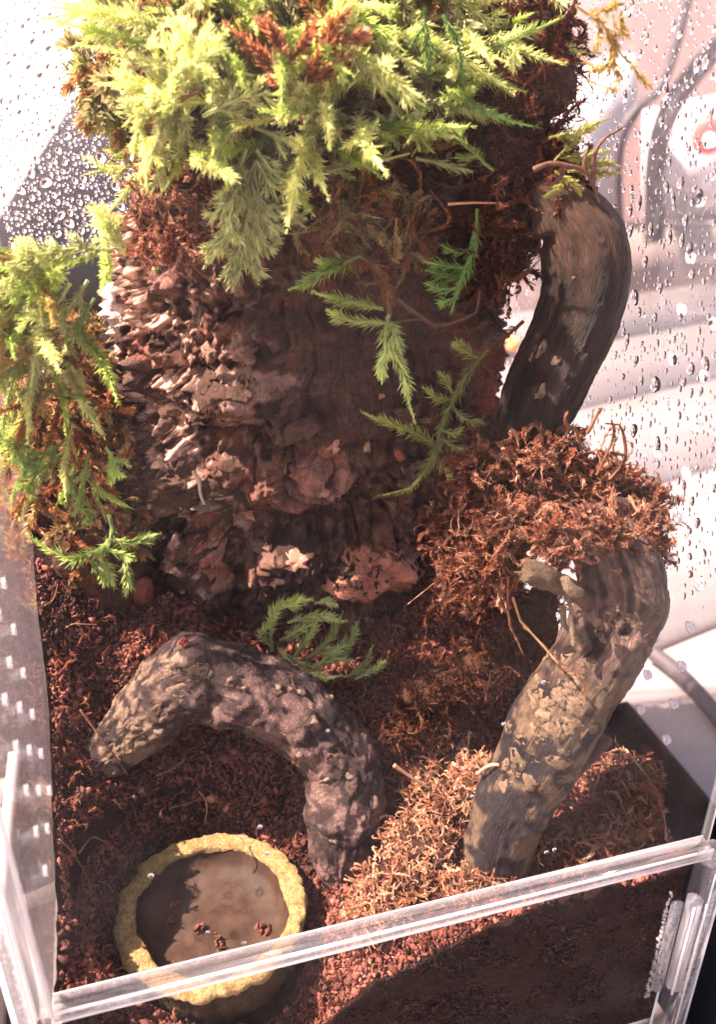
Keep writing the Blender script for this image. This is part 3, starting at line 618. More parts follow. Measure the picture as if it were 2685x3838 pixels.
RB, rsurf, RL, RRs = branch('hooked_branch', 'thick leaning branch with flaky yellowish bark and a stub at its hook', rp, tint_right, 101, m='fine_wood', lump=.10, grainamp=.03, n_=260,
    bumps=[(*K(985, 800), 62, -.42), (*K(1215, 765), 26, -.25), (*K(860, 830), 24, -.2), (*K(1110, 600), 22, -.1), (*K(640, 1560), 40, -.1), (*K(930, 350), 40, -.3)], spots=[(*K(985, 800), 66, (.012, .006, .005)), (*K(1215, 765), 26, (.02, .01, .008)), (*K(870, 350), 60, (.015, .008, .007)), (*K(700, 1110), 34, (.02, .013, .014)), (*K(840, 870), 24, (.02, .012, .01)), (*K(800, 1330), 30, (.025, .015, .015)), (*K(720, 1440), 42, (.022, .015, .016)), (*K(620, 1600), 50, (.02, .014, .015)), (*K(470, 1780), 60, (.02, .014, .015)), (*K(420, 1960), 55, (.022, .015, .016)), (*K(660, 1750), 40, (.02, .012, .012)), (*K(560, 1480), 30, (.02, .013, .013))])  # some spots put the shade of the hollows into the tint, others are dark bark
for k in range(112):
    if k < 34: q = (rng.uniform(1020, 1400), rng.uniform(560, 980))
    elif k < 90: q = (rng.uniform(620, 1050), rng.uniform(850, 1400))
    else: q = (rng.uniform(440, 850), rng.uniform(1300, 1750))
    l0, t0 = find_on(rsurf, *K(*q)); ii = int(l0*(len(RRs)-1)); s = rng.uniform(.08, .24)
    plate_on(rsurf, RL, RRs[ii], l0, t0, s*.75, s*1.2, rng.uniform(-.015, .015), 'bark_plate', 'plate', RB, 400+k, nseg=9)
# the cut stub at the hook
sp = [(*K(602, 385), 38, 1.9), (*K(640, 398), 43, 1.9), (*K(720, 425), 45, 1.9), (*K(800, 462), 44, 2.1), (*K(880, 505), 42, 2.2), (*K(960, 545), 40, 2.35), (*K(1040, 590), 34, 2.5)]
C = np.array([at(a0, b0, y=yy) for a0, b0, r0, yy in sp]); C = spline(C, 40); R = spline(np.array([[px2cm(C[0], q[2])]*3 for q in sp]), 40)[:, 0]
V, Fl = tubeVF(C, R, 32); V[-2] = V[:32].mean(0); V[:-2] += .07*fbm(V[:-2]*2.5, 4, 7)[:, None]; V[:32] += .10*rng.normal(size=(32, 1))*(C[0]-C[1])/np.linalg.norm(C[0]-C[1]); tn = np.array([.10, .062, .036])*(1+.6*fbm(V*3, 3, 8)[:, None])
put('stub', V, Fl, MAT['wood'], RB, tint=tn, uvw=V*1.0)
for sp in ([(*K(850, 540), 11, 1.75), (*K(868, 610), 9, 1.6), (*K(870, 680), 9, 1.55), (*K(880, 740), 12, 1.5), (*K(885, 840), 10, 1.35)], [(*K(810, 600), 13, 1.9), (*K(830, 690), 10, 1.75), (*K(860, 760), 9, 1.6)], [(*K(830, 430), 22, 1.6), (*K(880, 500), 26, 1.5), (*K(930, 520), 16, 1.5)]):
    C = spline(np.array([at(a0, b0, y=yy) for a0, b0, r0, yy in sp]), 24); R = spline(np.array([[px2cm(C[0], q[2])]*3 for q in sp]), 24)[:, 0]
    V, Fl = tubeVF(C, R, 10); V += .05*fbm(V*4, 3, 9)[:, None]; put('bark_strip', V, Fl, MAT['wood'], RB, tint=np.broadcast_to([.16, .105, .065], V.shape), uvw=V*1.0)
sp = [(*K(1090, 1390), 22, 2.0), (*K(1000, 1490), 26, 1.7), (*K(900, 1590), 25, 1.5), (*K(820, 1680), 22, 1.4), (*K(760, 1770), 16, 1.35)]
C = spline(np.array([at(a0, b0, y=yy) for a0, b0, r0, yy in sp]), 30); R = spline(np.array([[px2cm(C[0], q[2])]*3 for q in sp]), 30)[:, 0]
V, Fl = tubeVF(C, R, 16); V += .05*fbm(V*4, 3, 9)[:, None]; put('bark_strip', V, Fl, MAT['wood'], RB, tint=np.broadcast_to([.07, .036, .025], V.shape), uvw=V*1.0)

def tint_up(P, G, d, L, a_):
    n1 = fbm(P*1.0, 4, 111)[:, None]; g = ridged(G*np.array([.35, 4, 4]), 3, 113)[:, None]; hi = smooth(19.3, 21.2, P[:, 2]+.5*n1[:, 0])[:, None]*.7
    t = smooth(-.4, .8, g+.5*n1); c = np.array([.005, .003, .0025])*(1-t)+np.array([.024, .012, .008])*t; return c*(1-hi)+np.array([.085, .042, .026])*hi*(.7+.4*g)  # shade of tower and top clump is put into this dark wood
up_ = [(2010, 705, 60, 6.6), (2090, 760, 105, 6.4), (2160, 850, 140, 6.2), (2195, 960, 158, 6.1), (2195, 1080, 156, 6.0), (2150, 1230, 150, 5.9), (2085, 1370, 148, 5.8), (2020, 1510, 138, 5.7), (1965, 1650, 118, 5.6), (1925, 1790, 105, 5.6), (1890, 1950, 95, 5.7)]
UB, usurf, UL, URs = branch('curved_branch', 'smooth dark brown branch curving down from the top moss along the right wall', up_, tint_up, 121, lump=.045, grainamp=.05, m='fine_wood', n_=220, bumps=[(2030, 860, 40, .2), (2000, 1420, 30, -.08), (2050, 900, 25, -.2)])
for k, (a0, b0, s) in enumerate([(2035, 1320, 26), (2085, 1345, 18), (2030, 1460, 24), (1990, 1335, 14), (2150, 1040, 10)]):
    l0, t0 = find_on(usurf, a0, b0); ii = int(l0*(len(URs)-1)); c = usurf(np.array([l0]), np.array([t0]), np.zeros(1))[0]; plate_on(usurf, UL, URs[ii], l0, t0, px2cm(c, s), px2cm(c, s)*.7, .02, 'bark_plate', 'plate', UB, 600+k)

# ------------------------------------------------------------------ water dish
WD = empty('water_dish', 'small round ochre resin water dish with a rough bark-like rim and wet brown basin', 'dish', (DC[0], DC[1], 4.15))
a_ = np.linspace(0, 2*math.pi, 160, endpoint=False); A3 = np.stack([np.cos(a_)*3, np.sin(a_)*3, a_*0], 1)
ro = DR+.07*fbm(A3*1.6, 3, 131)+.06*ridged(A3*4, 2, 133)+.02; ri = DR-.41+.10*fbm(A3*.7, 3, 135)-.05*np.sin(2*a_+.6)
def lathe(name, prof, m, nz=.0, seed=0):
    rows = []
    for (rf, zz) in prof:
        r_ = rf; rows.append(np.stack([DC[0]+r_*np.cos(a_), DC[1]+r_*np.sin(a_), np.broadcast_to(zz, a_.shape)], 1))
    V = np.concatenate(rows); m_ = len(a_)
    if nz: V[:, 2] += nz*fbm(V*3.2, 3, seed); V[:, :2] += (nz*.7*fbm(V*3.7+4, 3, seed+1))[:, None]*(V[:, :2]-DC)/DR
    F = np.array([[q*m_+k, q*m_+(k+1) % m_, (q+1)*m_+(k+1) % m_, (q+1)*m_+k] for q in range(len(prof)-1) for k in range(m_)])
    return put(name, V, F, MAT[m], WD)
lathe('rim', [(ro-.0, DZ-.22), (ro+.02, DZ-.12), (ro, DZ-.05), (ro-.05, DZ), (ro*.6+ri*.4, DZ+.035), (ro*.3+ri*.7, DZ+.02), (ri+.04, DZ-.01), (ri, DZ-.06), (ri-.01, DZ-.18)], 'dish_rim', .10, 141)
lathe('outer_wall', [(ro-.03, DZ-.19), (ro-.08, DZ-.4), (ro-.05, DZ-.7), (ro-.12, DZ-1.0), (ro-.16, DZ-1.3), (ro-.3, DZ-1.55)], 'dish_wall', .07, 143)
lathe('basin', [(ri-.0, DZ-.15), (ri-.04, DZ-.3), (ri-.14, DZ-.48), (ri-.32, DZ-.6), (ri-.6, DZ-.67), (ri*.5, DZ-.70), (ri*.2, DZ-.71), (ri*.001, DZ-.71)], 'basin')

# ------------------------------------------------------------------ moss
def bristle(C, ll, dens, seed, w_=.14, spread=1.0, prof=None, stem=.035):
    """a stem with pointed leaves all round it; returns V, quads/tris"""
    rr = np.random.default_rng(seed); n_ = len(C); L = np.concatenate([[0], np.cumsum(np.linalg.norm(np.diff(C, axis=0), axis=1))])
    T, N, B = frames(C); k = max(6, int(L[-1]*dens)); s = np.sort(rr.random(k)); idx = np.clip((s*(n_-1)).astype(int), 0, n_-2); f = (s*(n_-1)-idx)[:, None]
    p = C[idx]*(1-f)+C[idx+1]*f; t = T[idx]; nn = N[idx]; bb = B[idx]; ph = rr.uniform(0, 2*math.pi, k)
    dirr = np.cos(ph)[:, None]*nn+np.sin(ph)[:, None]*bb; side = np.cross(t, dirr)
    pr = (np.clip(s*6, .35, 1)*np.clip((1-s)*3.2, .35, 1)) if prof is None else prof(s)
    l = (ll*pr*rr.uniform(.7, 1.25, k))[:, None]; an = rr.uniform(.55, 1.15, k)[:, None]*spread
    d = t*np.cos(an)+dirr*np.sin(an); up = -t*np.sin(an)+dirr*np.cos(an)
    b0 = p; m1 = p+d*l*.42+side*l*w_; m2 = p+d*l*.42-side*l*w_; tip = p+d*l-up*l*.12
    V = np.stack([b0, m1, tip, m2], 1).reshape(-1, 3); o = np.arange(k)*4
    F = np.vstack([np.stack([o, o+1, o+2], 1), np.stack([o, o+2, o+3], 1)])
    if stem:
        vt, ft = tubeVF(C[::max(1, n_//7)], (stem+.012)*np.linspace(1, .5, len(C[::max(1, n_//7)])), 4, cap=False); F = [F, ft[0]+len(V)]; V = np.vstack([V, vt])
    return V, F
def frond_geo(C, seed, ll=.26, dens=62, side=0, sl=.8, **k):
    bag = Bag(); C = np.asarray(C, float); V, F = bristle(C, ll, dens, seed, **k); bag.add(V, F); rr = np.random.default_rng(seed+1)
    if side:
        T, N, B = frames(C)
        for q in range(side):
            s = .15+.75*(q+.5)/side; i0 = int(s*(len(C)-1)); sg = 1 if q % 2 else -1; L = sl*(1-.55*s)*rr.uniform(.75, 1.2)
            d = T[i0]*.75+sg*N[i0]*.8+B[i0]*rr.normal()*.15; d /= np.linalg.norm(d); x = np.linspace(0, 1, 8)[:, None]
            V, F = bristle(C[i0]+d*L*x+T[i0]*L*.18*x*x, ll*.8, dens*1.0, seed+10+q, stem=.02, w_=k.get('w_', .12)); bag.add(V, F)
    return bag.get()
GREEN = np.array([.29, .35, .11]); YEL = np.array([.46, .46, .22]); DKG = np.array([.14, .21, .06]); OLV = np.array([.32, .23, .10]); BRN = np.array([.20, .085, .035]); RED = np.array([.16, .05, .025])
def frond_tint(V, C, a_, b_):
    t = np.clip(np.linspace(0, 1, len(V)), 0, 1)[:, None]; return None
tmpl = []
for k in range(12):
    x = np.linspace(0, 1, 26); L = 2.4+.35*(k % 3); C = np.stack([.35*np.sin(x*2.2+k)*x, L*x, -.55*(.3+.1*(k % 5))*x*x*1.3], 1)
    tmpl.append(frond_geo(C, 700+k*31, ll=.25+.03*(k % 3), dens=105, side=(5 if k % 4 == 0 else (3 if k % 4 == 2 else 0)), sl=.8, w_=.07, spread=.95))
def tmesh(k, c, nm):
    V, F, T = tmpl[k]; y = np.clip(V[:, 1:2]/2.4, 0, 1); c2 = np.array(c)*(.75+.5*y)+np.array([.04, .03, .0])*y
    return mesh('frond', V*CM, F, MAT[nm], tint=c2, smooth_=False)
FM = {}
for nm, c, mm in (('g', GREEN, 'moss'), ('y', YEL, 'moss'), ('d', DKG, 'moss'), ('o', OLV, 'moss'), ('b', BRN, 'brown'), ('r', RED, 'brown')):
    FM[nm] = [tmesh(k, c, mm) for k in range(12)]
def place_frond(p, d, up, key, sc, parent):
    d = np.asarray(d, float); d /= np.linalg.norm(d); up = np.asarray(up, float); up = up-d*(up@d); up /= np.linalg.norm(up)+1e-9; r_ = np.cross(d, up)
    Mx = Matrix.Identity(4)
    for q in range(3): Mx[q][0], Mx[q][1], Mx[q][2], Mx[q][3] = r_[q]*sc, d[q]*sc, up[q]*sc, p[q]*CM
    return inst('frond', FM[key][rng.integers(0, 12)], Mx, parent)
def path_frond(pts, parent, key=None, c=GREEN, ll=.22, dens=70, seed=None, side=0, sl=.5, mm='moss', name='frond', n_=26, **k):
    """pts = [(px, py, y depth)]"""
    C = spline(np.array([at(a0, b0, y=yy) for a0, b0, yy in pts]), n_); C = C+np.stack([.03*vn(C*3, 1), .05*vn(C*3+5, 2), .03*vn(C*3+9, 3)], 1)
    sd = int(rng.integers(1, 1 << 30)) if seed is None else seed
    V, F, T = frond_geo(C, sd, ll, dens, side, sl, **k); dist = np.linalg.norm(V-C[0], axis=1)[:, None]; t = np.clip(dist/(dist.max()+1e-6), 0, 1)
    tn = np.array(c)*(.7+.6*t)*(1+.2*fbm(V*2, 2, 5)[:, None]); return put(name, V, F, MAT[mm], parent, tint=tn, smooth_=False)
def blob(parent, cx_, rad, seed, name='matted_base', m='core', amp=.25):
    bm = bmesh.new(); bmesh.ops.create_icosphere(bm, subdivisions=4, radius=1); V = np.array([v.co[:] for v in bm.verts]); F = np.array([[v.index for v in f.verts] for f in bm.faces]); bm.free()
    W = V*np.array(rad)+np.array(cx_); W = W+V*np.array(rad)*(amp*fbm(W*1.1, 4, seed)+.4*amp*fbm(W*4, 2, seed+1))[:, None]
    return put(name, W, F, MAT[m], parent)
def mat_strands(parent, P, Nn, n_, seed, cols, L=(.5, 1.2), ll=.1, name='moss_strands', curl=1.0, dens=55, stem=.03):
    """a tangle of short curled dead strands, joined: nobody could count them"""
    rr = np.random.default_rng(seed); bag = Bag(); tp = []
    for k in range(9):
        x = np.linspace(0, 1, 12)[:, None]; Ck = np.concatenate([x, .35*np.sin(x*rr.uniform(2, 5)*curl+rr.uniform(0, 6)), .35*np.sin(x*rr.uniform(2, 5)*curl+rr.uniform(0, 6))], 1); Ck -= Ck[:1]
        tp.append(bristle(Ck, ll*2.2, dens, seed+k, w_=.16, stem=stem, spread=.8))
    idx = rr.integers(0, len(P), n_)
    for q in idx:
        V, F = tp[rr.integers(0, 9)]; nn = Nn[q]; d = rr.normal(size=3); d = d-nn*(d@nn)*.8; d /= np.linalg.norm(d); e = np.cross(nn, d); e /= np.linalg.norm(e)+1e-9; f = np.cross(d, e)
        s = rr.uniform(*L); W = V[:, :1]*d*s+V[:, 1:2]*e*s*1.0+V[:, 2:3]*f*s+P[q]+nn*rr.uniform(-.05, .15)
        c = cols[rr.integers(0, len(cols))]*rr.uniform(.65, 1.35); bag.add(W, F, c)
    V, F, T = bag.get(); return tag(put(name, V, F, MAT['brown'], parent, tint=T, smooth_=False), kind='stuff')
def ell_pts(c, r, n_, front=True):
    u_ = rng.normal(size=(n_*3, 3)); u_ /= np.linalg.norm(u_, axis=1)[:, None]
    if front: u_ = u_[(u_ @ np.array([-.2, -.85, .55])) > -.25]
    u_ = u_[:n_]; P = np.array(c)+u_*np.array(r); N_ = u_/np.array(r); N_ /= np.linalg.norm(N_, axis=1)[:, None]; return P, N_
ORG = [np.array([.23, .095, .056]), np.array([.13, .048, .03]), np.array([.31, .16, .1])]
DKR = [np.array([.10, .032, .018]), np.array([.055, .017, .010]), np.array([.16, .06, .032])]
LIT = [np.array([.5, .27, .16]), np.array([.36, .16, .09]), np.array([.6, .38, .24])]

# the big clump on top of the tower
TOP = empty('moss_clump', 'big bright yellow-green moss clump crowning the bark tower', 'moss', (8.3, 10.6, 22))
TC, TR = (8.2, 10.9, 23.9), (5.0, 3.2, 2.3)
blob(TOP, TC, (TR[0]*.93, TR[1]*.93, TR[2]*.93), 151, m='core_light')
P, N_ = ell_pts(TC, TR, 900); mat_strands(TOP, P, N_, 900, 153, [OLV, np.array([.3, .17, .07]), YEL*.7, GREEN*.8, YEL*.6], L=(.4, 1.0), ll=.18)
P, N_ = ell_pts(TC, TR, 1200); kk = 0
for q in range(len(P)):
    p = P[q]; nn = N_[q]
    if kk >= 215 or p[2] > 26.8: continue
    if p[2] < 23.2 and p[0] > 9.0: continue
    if p[2] < 22.5 and p[0] > 6.6: continue
    if p[0] > 11.4 and rng.random() < .8: continue
    out = p-np.array(TC); out[2] = 0; out /= np.linalg.norm(out)+1e-6
    d = nn*.35+out*rng.uniform(.1, .8)+np.array([0, 0, -1])*rng.uniform(-.4, .8)+rng.normal(size=3)*.55
    if p[0] < 4.6: continue
    d = d+np.array([rng.choice([-1, 1])*rng.uniform(.1, 1.1), -.15, -.1])
    if p[0]+d[0]/np.linalg.norm(d)*2.6 > 13.4: continue
    if p[0] > 7: d[2] = max(d[2], -.15)
    key = rng.choice(['y', 'g', 'g', 'o', 'b', 'y'], p=[.38, .24, .14, .05, .05, .14]); place_frond(p-nn*.1, d, nn+np.array([0, 0, .6]), key, rng.uniform(.6, 1.2), TOP); kk += 1
for pts, c, sd in [([(1790, 640, 7.6), (1700, 625, 7.4), (1560, 590, 7.3)], YEL, 0), ([(1150, 590, 7.4), (1230, 640, 7.2), (1370, 610, 7.1), (1560, 570, 7.0)], YEL, 6), ([(960, 480, 7.6), (1060, 520, 7.3), (1180, 600, 7.1), (1120, 640, 7.0)], YEL, 4), ([(1780, 220, 7.0), (1900, 160, 6.8), (2120, 62, 6.6)], GREEN, 0),
        ([(1720, 230, 7.0), (1760, 390, 6.8), (1870, 440, 6.7), (2010, 478, 6.6)], DKG*1.2, 0), ([(1660, 60, 6.9), (1720, 170, 6.8), (1740, 300, 6.8)], DKG*1.3, 0), ([(1590, 30, 6.9), (1600, 160, 6.8), (1620, 230, 6.8)], DKG*1.3, 3), ([(1440, 350, 7.0), (1500, 440, 6.9), (1600, 490, 6.8), (1710, 470, 6.8)], YEL, 5), ([(1400, 420, 7.0), (1540, 505, 6.8), (1690, 500, 6.8)], GREEN, 4),
        ([(760, 440, 6.6), (900, 370, 6.6), (1040, 350, 6.7)], YEL, 5), ([(1850, 640, 6.9), (1760, 560, 6.9), (1700, 480, 6.9)], GREEN, 2)]:
    path_frond(pts[::-1] if pts[0][0] == 1790 else pts, TOP, c=c, ll=.24, side=sd, sl=.6, dens=110, w_=.07)
# left fan of the top clump
for (tx, ty) in [(405, 275), (420, 325), (430, 420), (490, 200), (560, 150), (600, 90), (640, 30), (470, 470), (530, 560), (560, 640), (545, 700), (720, 230), (760, 110), (790, 60), (800, 230), (510, 240), (550, 330), (650, 330), (860, 100), (700, 60), (460, 370), (620, 200), (580, 450), (690, 500), (640, 560), (840, 180), (560, 745)]:
    y0 = rng.uniform(6.2, 7.8); b = (670+rng.normal()*50, 400+rng.normal()*45); m1 = ((b[0]*.5+tx*.5)+rng.normal()*12, (b[1]+ty)/2-rng.uniform(0, 35))
    path_frond([(b[0], b[1], y0+.6), (m1[0], m1[1], y0), (tx, ty, y0-.1)], TOP, c=YEL*rng.uniform(.85, 1.2), ll=.24, side=int(rng.integers(0, 5)), sl=.6, dens=110, w_=.07)
path_frond([(560, 420, 7.4), (640, 390, 7.0), (750, 340, 6.8)], TOP, c=np.array([.2, .1, .05]), ll=.08, name='stem', mm='brown', stem=.09)
for (b, tp_) in [((1090, 330), (1010, 80)), ((1090, 330), (840, 90)), ((1090, 230), (1180, 60)), ((1100, 320), (1330, 190)), ((1120, 300), (1280, 70)), ((1060, 220), (960, 60)), ((1090, 340), (1000, 280)), ((1200, 160), (1400, 130))]:
    y0 = rng.uniform(6.0, 6.6); path_frond([(*b, y0+.3), ((b[0]+tp_[0])/2+20, (b[1]+tp_[1])/2, y0-.1), (*tp_, y0)], TOP, c=np.array([.27, .12, .06]), ll=.26, mm='brown', name='stem', dens=130, stem=.03)

# sprigs hanging over the bark
def sprig(label, loc, fr, c, y, name='moss_sprig', ll=.17, dens=85, cat='moss', sd=0):
    r_ = empty(name, label, cat, at(*loc, y=y))
    for q in fr:
        cc = c
        if isinstance(q[0], str): cc = {'b': np.array([.26, .12, .06]), 'd': DKG, 'y': YEL}[q[0]]; q = q[1:]
        n_ = len(q); path_frond([(a0, b0, y+.12*math.sin(a0*.02)+.15*math.cos(b0*.013)) for a0, b0 in q], r_, c=cc*rng.uniform(.85, 1.15), ll=ll*1.3*rng.uniform(.9, 1.15), dens=dens*1.25, side=sd, sl=.35, w_=.085)
    return r_
sprig('bright feathery moss tuft hanging below the top clump over the left of the bark', (980, 640), [[(960, 600), (900, 760), (820, 900), (745, 955)], [(960, 620), (930, 800), (880, 960), (825, 1050)], [(980, 640), (960, 820), (955, 960), (970, 1065)], [(960, 600), (1020, 690), (1090, 730), (1130, 745)],
       [(950, 700), (1000, 820), (1050, 860)], [(930, 640), (850, 760), (790, 830)], [(960, 660), (990, 760), (1080, 800), (1140, 850)], [(900, 780), (850, 880), (765, 1000)], [(950, 760), (1010, 870), (1040, 850)], [(940, 840), (900, 990), (860, 1060)], [(920, 560), (880, 660), (840, 740)], [(930, 700), (980, 900), (1030, 930)], [(900, 700), (860, 800), (880, 920)], [(960, 560), (1010, 620), (1060, 700)]], YEL*.9, 7.1, ll=.23, sd=4)
sprig('drooping olive sprig hanging down the middle of the bark with a brown stem', (1440, 1050), [['b', (1350, 960), (1420, 1010), (1450, 1090), (1465, 1200)], [(1437, 1159), (1314, 1131), (1174, 1097)], [(1471, 1215), (1314, 1203), (1224, 1159)], [(1460, 1180), (1443, 1276), (1499, 1360), (1527, 1461), (1552, 1585)], [(1476, 1270), (1436, 1352), (1437, 1428)], [(1450, 1190), (1480, 1260), (1510, 1340)]], GREEN*.7+YEL*.5, 6.9, ll=.22, dens=100)
sprig('single short green sprig pointing left just above the drooping sprig', (1336, 968), [[(1350, 960), (1224, 1019), (1084, 1086)], [(1300, 980), (1240, 985), (1180, 980)]], GREEN*1.1, 6.9, ll=.22, dens=100)
sprig('long branching green sprig trailing down the right half of the bark', (1874, 1282), [['b', (1960, 1200), (1874, 1282), (1785, 1330)], [(1830, 1310), (1785, 1360), (1723, 1456), (1672, 1556), (1639, 1674), (1605, 1753), (1532, 1837), (1392, 1865)], [(1706, 1500), (1640, 1490), (1583, 1450)], [(1690, 1520), (1750, 1570), (1813, 1588)], [(1644, 1680), (1580, 1635), (1476, 1595), (1347, 1540)], [(1656, 1641), (1710, 1680), (1768, 1695)],
       [(1633, 1708), (1684, 1775), (1740, 1816)], [(1695, 1475), (1675, 1430), (1645, 1395)], [(1790, 1340), (1740, 1310), (1700, 1285)], [(1660, 1610), (1700, 1625), (1740, 1605)]], GREEN*.6+OLV*.4, 6.6, ll=.2, dens=90)
sprig('small dark green sprig with a long thin stem near the right edge of the bark', (1785, 834), [[(1792, 780), (1780, 900), (1757, 996), (1723, 1069), (1695, 1175)], [(1770, 930), (1710, 945), (1652, 915)], [(1750, 1005), (1680, 1000), (1596, 978)], [(1740, 1030), (1670, 1035), (1605, 1010)], [(1729, 1075), (1660, 1085), (1596, 1066)], [(1720, 1110), (1675, 1130), (1650, 1140)]], DKG*1.5, 6.8, ll=.2, dens=90)
sprig('green sprig curling over the bare soil low beside the left wall', (394, 2050), [[(408, 1930), (422, 2000), (394, 2050), (330, 2078), (250, 2092), (150, 2046), (98, 1998)], [(394, 2053), (450, 2070), (502, 2101)], [(418, 2020), (500, 2030), (602, 2000)], [(368, 2085), (400, 2140), (430, 2203)], [(468, 2085), (478, 2160), (468, 2243)], [(330, 2090), (380, 2150), (395, 2190)]], GREEN*.95, 5.9, ll=.2, dens=95)
sprig('low round green moss tuft on the soil just behind the crest of the arched branch', (1180, 2480), [['y', (1047, 2430), (1100, 2500), (1196, 2535), (1285, 2535)], [(1050, 2400), (1100, 2370), (1174, 2340)], [(1020, 2440), (1023, 2304), (1100, 2260), (1172, 2244)], [(1180, 2260), (1230, 2255), (1265, 2272)], [(1150, 2470), (1230, 2400), (1285, 2300)], [(1230, 2500), (1300, 2420), (1340, 2330)], ['y', (1330, 2545), (1400, 2510), (1448, 2478)], [(1290, 2540), (1360, 2500), (1400, 2420)], [(1080, 2330), (1180, 2310), (1300, 2330)], [(1010, 2420), (990, 2390), (985, 2355)], [(1200, 2450), (1260, 2440), (1330, 2400)], [(1100, 2460), (1150, 2400), (1200, 2300)], [(1170, 2500), (1240, 2470), (1320, 2470)], ['y', (1070, 2450), (1140, 2490), (1220, 2510)]], GREEN*.6+YEL*.6, 6.4, ll=.21, dens=100)

# the clump against the left wall
LF = empty('moss_clump', 'green and brown moss clump heaped against the left wall', 'moss', (1.2, 10.5, 10))
blob(LF, (1.5, 12.0, 13.6), (1.5, 2.2, 3.6), 161); blob(LF, (1.5, 9.9, 11.6), (1.35, 1.7, 2.0), 163)
P, N_ = ell_pts((1.45, 11.4, 13.6), (1.6, 2.6, 4.2), 500); mat_strands(LF, P, N_, 700, 165, [np.array([.36, .17, .08]), BRN, OLV], L=(.35, .9), ll=.15)
for q in range(100):
    up = q < 62
    ty = rng.uniform(940, 1330) if up else rng.uniform(1300, 1850); lim = np.interp(ty, [930, 1400, 1850], [0, 10, 80]); bx = rng.uniform(lim+20, np.interp(ty, [930, 1000, 1200, 1500, 1850], [400, 340, 270, 270, 400]))
    y0 = np.interp(ty, [930, 1500, 1850], [8.2, 8.0, 7.6])+rng.normal()*.3
    base = at(bx, ty, y=y0); base[0] = max(base[0], .3)
    d = np.array([rng.uniform(-1.3, .15), -.35, rng.uniform(-.6, .25)]) if up else np.array([rng.normal()*.4-.15, -.3, -.5+rng.normal()*.5]); d /= np.linalg.norm(d)
    sc = rng.uniform(.6, 1.0) if up else rng.uniform(.4, .7)
    if base[0]+d[0]*2.2*sc < .1: d[0] = (.1-base[0])/(2.2*sc)
    key = rng.choice(['y', 'g', 'o', 'b'], p=[.52, .3, .1, .08] if up else [.15, .3, .2, .35]); place_frond(base, d, np.array([0, -.7, .7]), key, sc, LF)
for pts, c in [([(470, 960), (400, 850), (350, 760)], YEL), ([(470, 930), (430, 860), (395, 820)], YEL), ([(300, 930), (150, 960), (5, 990)], YEL), ([(420, 940), (280, 930), (120, 960)], YEL), ([(250, 1000), (150, 1060), (30, 1100)], GREEN), ([(330, 1050), (240, 1180), (120, 1230)], YEL), ([(230, 1010), (120, 1010), (10, 1050)], YEL), ([(350, 1120), (300, 1220), (290, 1300)], GREEN), ([(260, 1060), (180, 1180), (60, 1200)], YEL),
               ([(250, 1650), (150, 1720), (80, 1760)], DKG*1.2), ([(230, 1700), (120, 1790), (100, 1850)], GREEN), ([(250, 1780), (290, 1880), (345, 1960)], GREEN), ([(400, 1680), (430, 1740), (420, 1800)], GREEN*1.2), ([(120, 1640), (60, 1680), (70, 1740)], GREEN)]:
    path_frond([(a0, b0, 7.2-.25*k) for k, (a0, b0) in enumerate(pts)], LF, c=c, ll=.24, side=5, sl=.5, dens=110, w_=.075)

# dead brown moss
def surf_mat(label, blobs, n_, cols, seed, L=(.3, .7), ll=.13, cat='dead moss'):
    c0 = at(blobs[0][0], blobs[0][1], y=blobs[0][2]); r0 = empty('dead_moss_clump', label, cat, c0); Ps, Ns = [], []
    for k, (a0, b0, yy, rx_, ry_, rz_) in enumerate(blobs):
        c = at(a0, b0, y=yy); blob(r0, c, (rx_*.9, ry_*.9, rz_*.9), seed+k, amp=.4); P, N_ = ell_pts(c, (rx_, ry_, rz_), 260); Ps.append(P); Ns.append(N_)
    mat_strands(r0, np.concatenate(Ps), np.concatenate(Ns), int(n_*.85), seed+50, cols, L, ll)
    mat_strands(r0, np.concatenate(Ps), np.concatenate(Ns), int(n_*.3), seed+90, cols, (L[0]*1.5, L[1]*1.4), ll*.5, name='moss_fibres', curl=.9, dens=60, stem=.006); return r0
surf_mat('dark red-brown moss cushion at the right end of the top clump', [(1960, 300, 8.3, 1.15, 1.1, 1.6), (1880, 420, 8.2, .8, .9, .8), (2030, 200, 8.5, .6, .8, 1.0)], 1000, DKR, 171, L=(.22, .5), ll=.13)
B2 = surf_mat('large tangled orange-brown moss mat draped over the hooked branch', [(2090, 1850, 4.6, .95, .8, .85), (1930, 1970, 4.4, .8, .7, .7), (2250, 1810, 4.2, .55, .5, .45), (1870, 2090, 4.6, .5, .6, .6), (2180, 1985, 3.7, .8, .5, .25), (1790, 1800, 5.6, .5, .6, .7), (2040, 1710, 4.8, .8, .6, .35), (2400, 1900, 3.8, .35, .4, .35), (2130, 2010, 2.5, .55, .35, .32), (2290, 1985, 2.7, .6, .35, .3), (2400, 2040, 3.0, .35, .3, .28), (1700, 2010, 6.2, .5, .5, .7), (1790, 2160, 5.2, .6, .5, .5)], 2200, ORG, 181, L=(.25, .6))
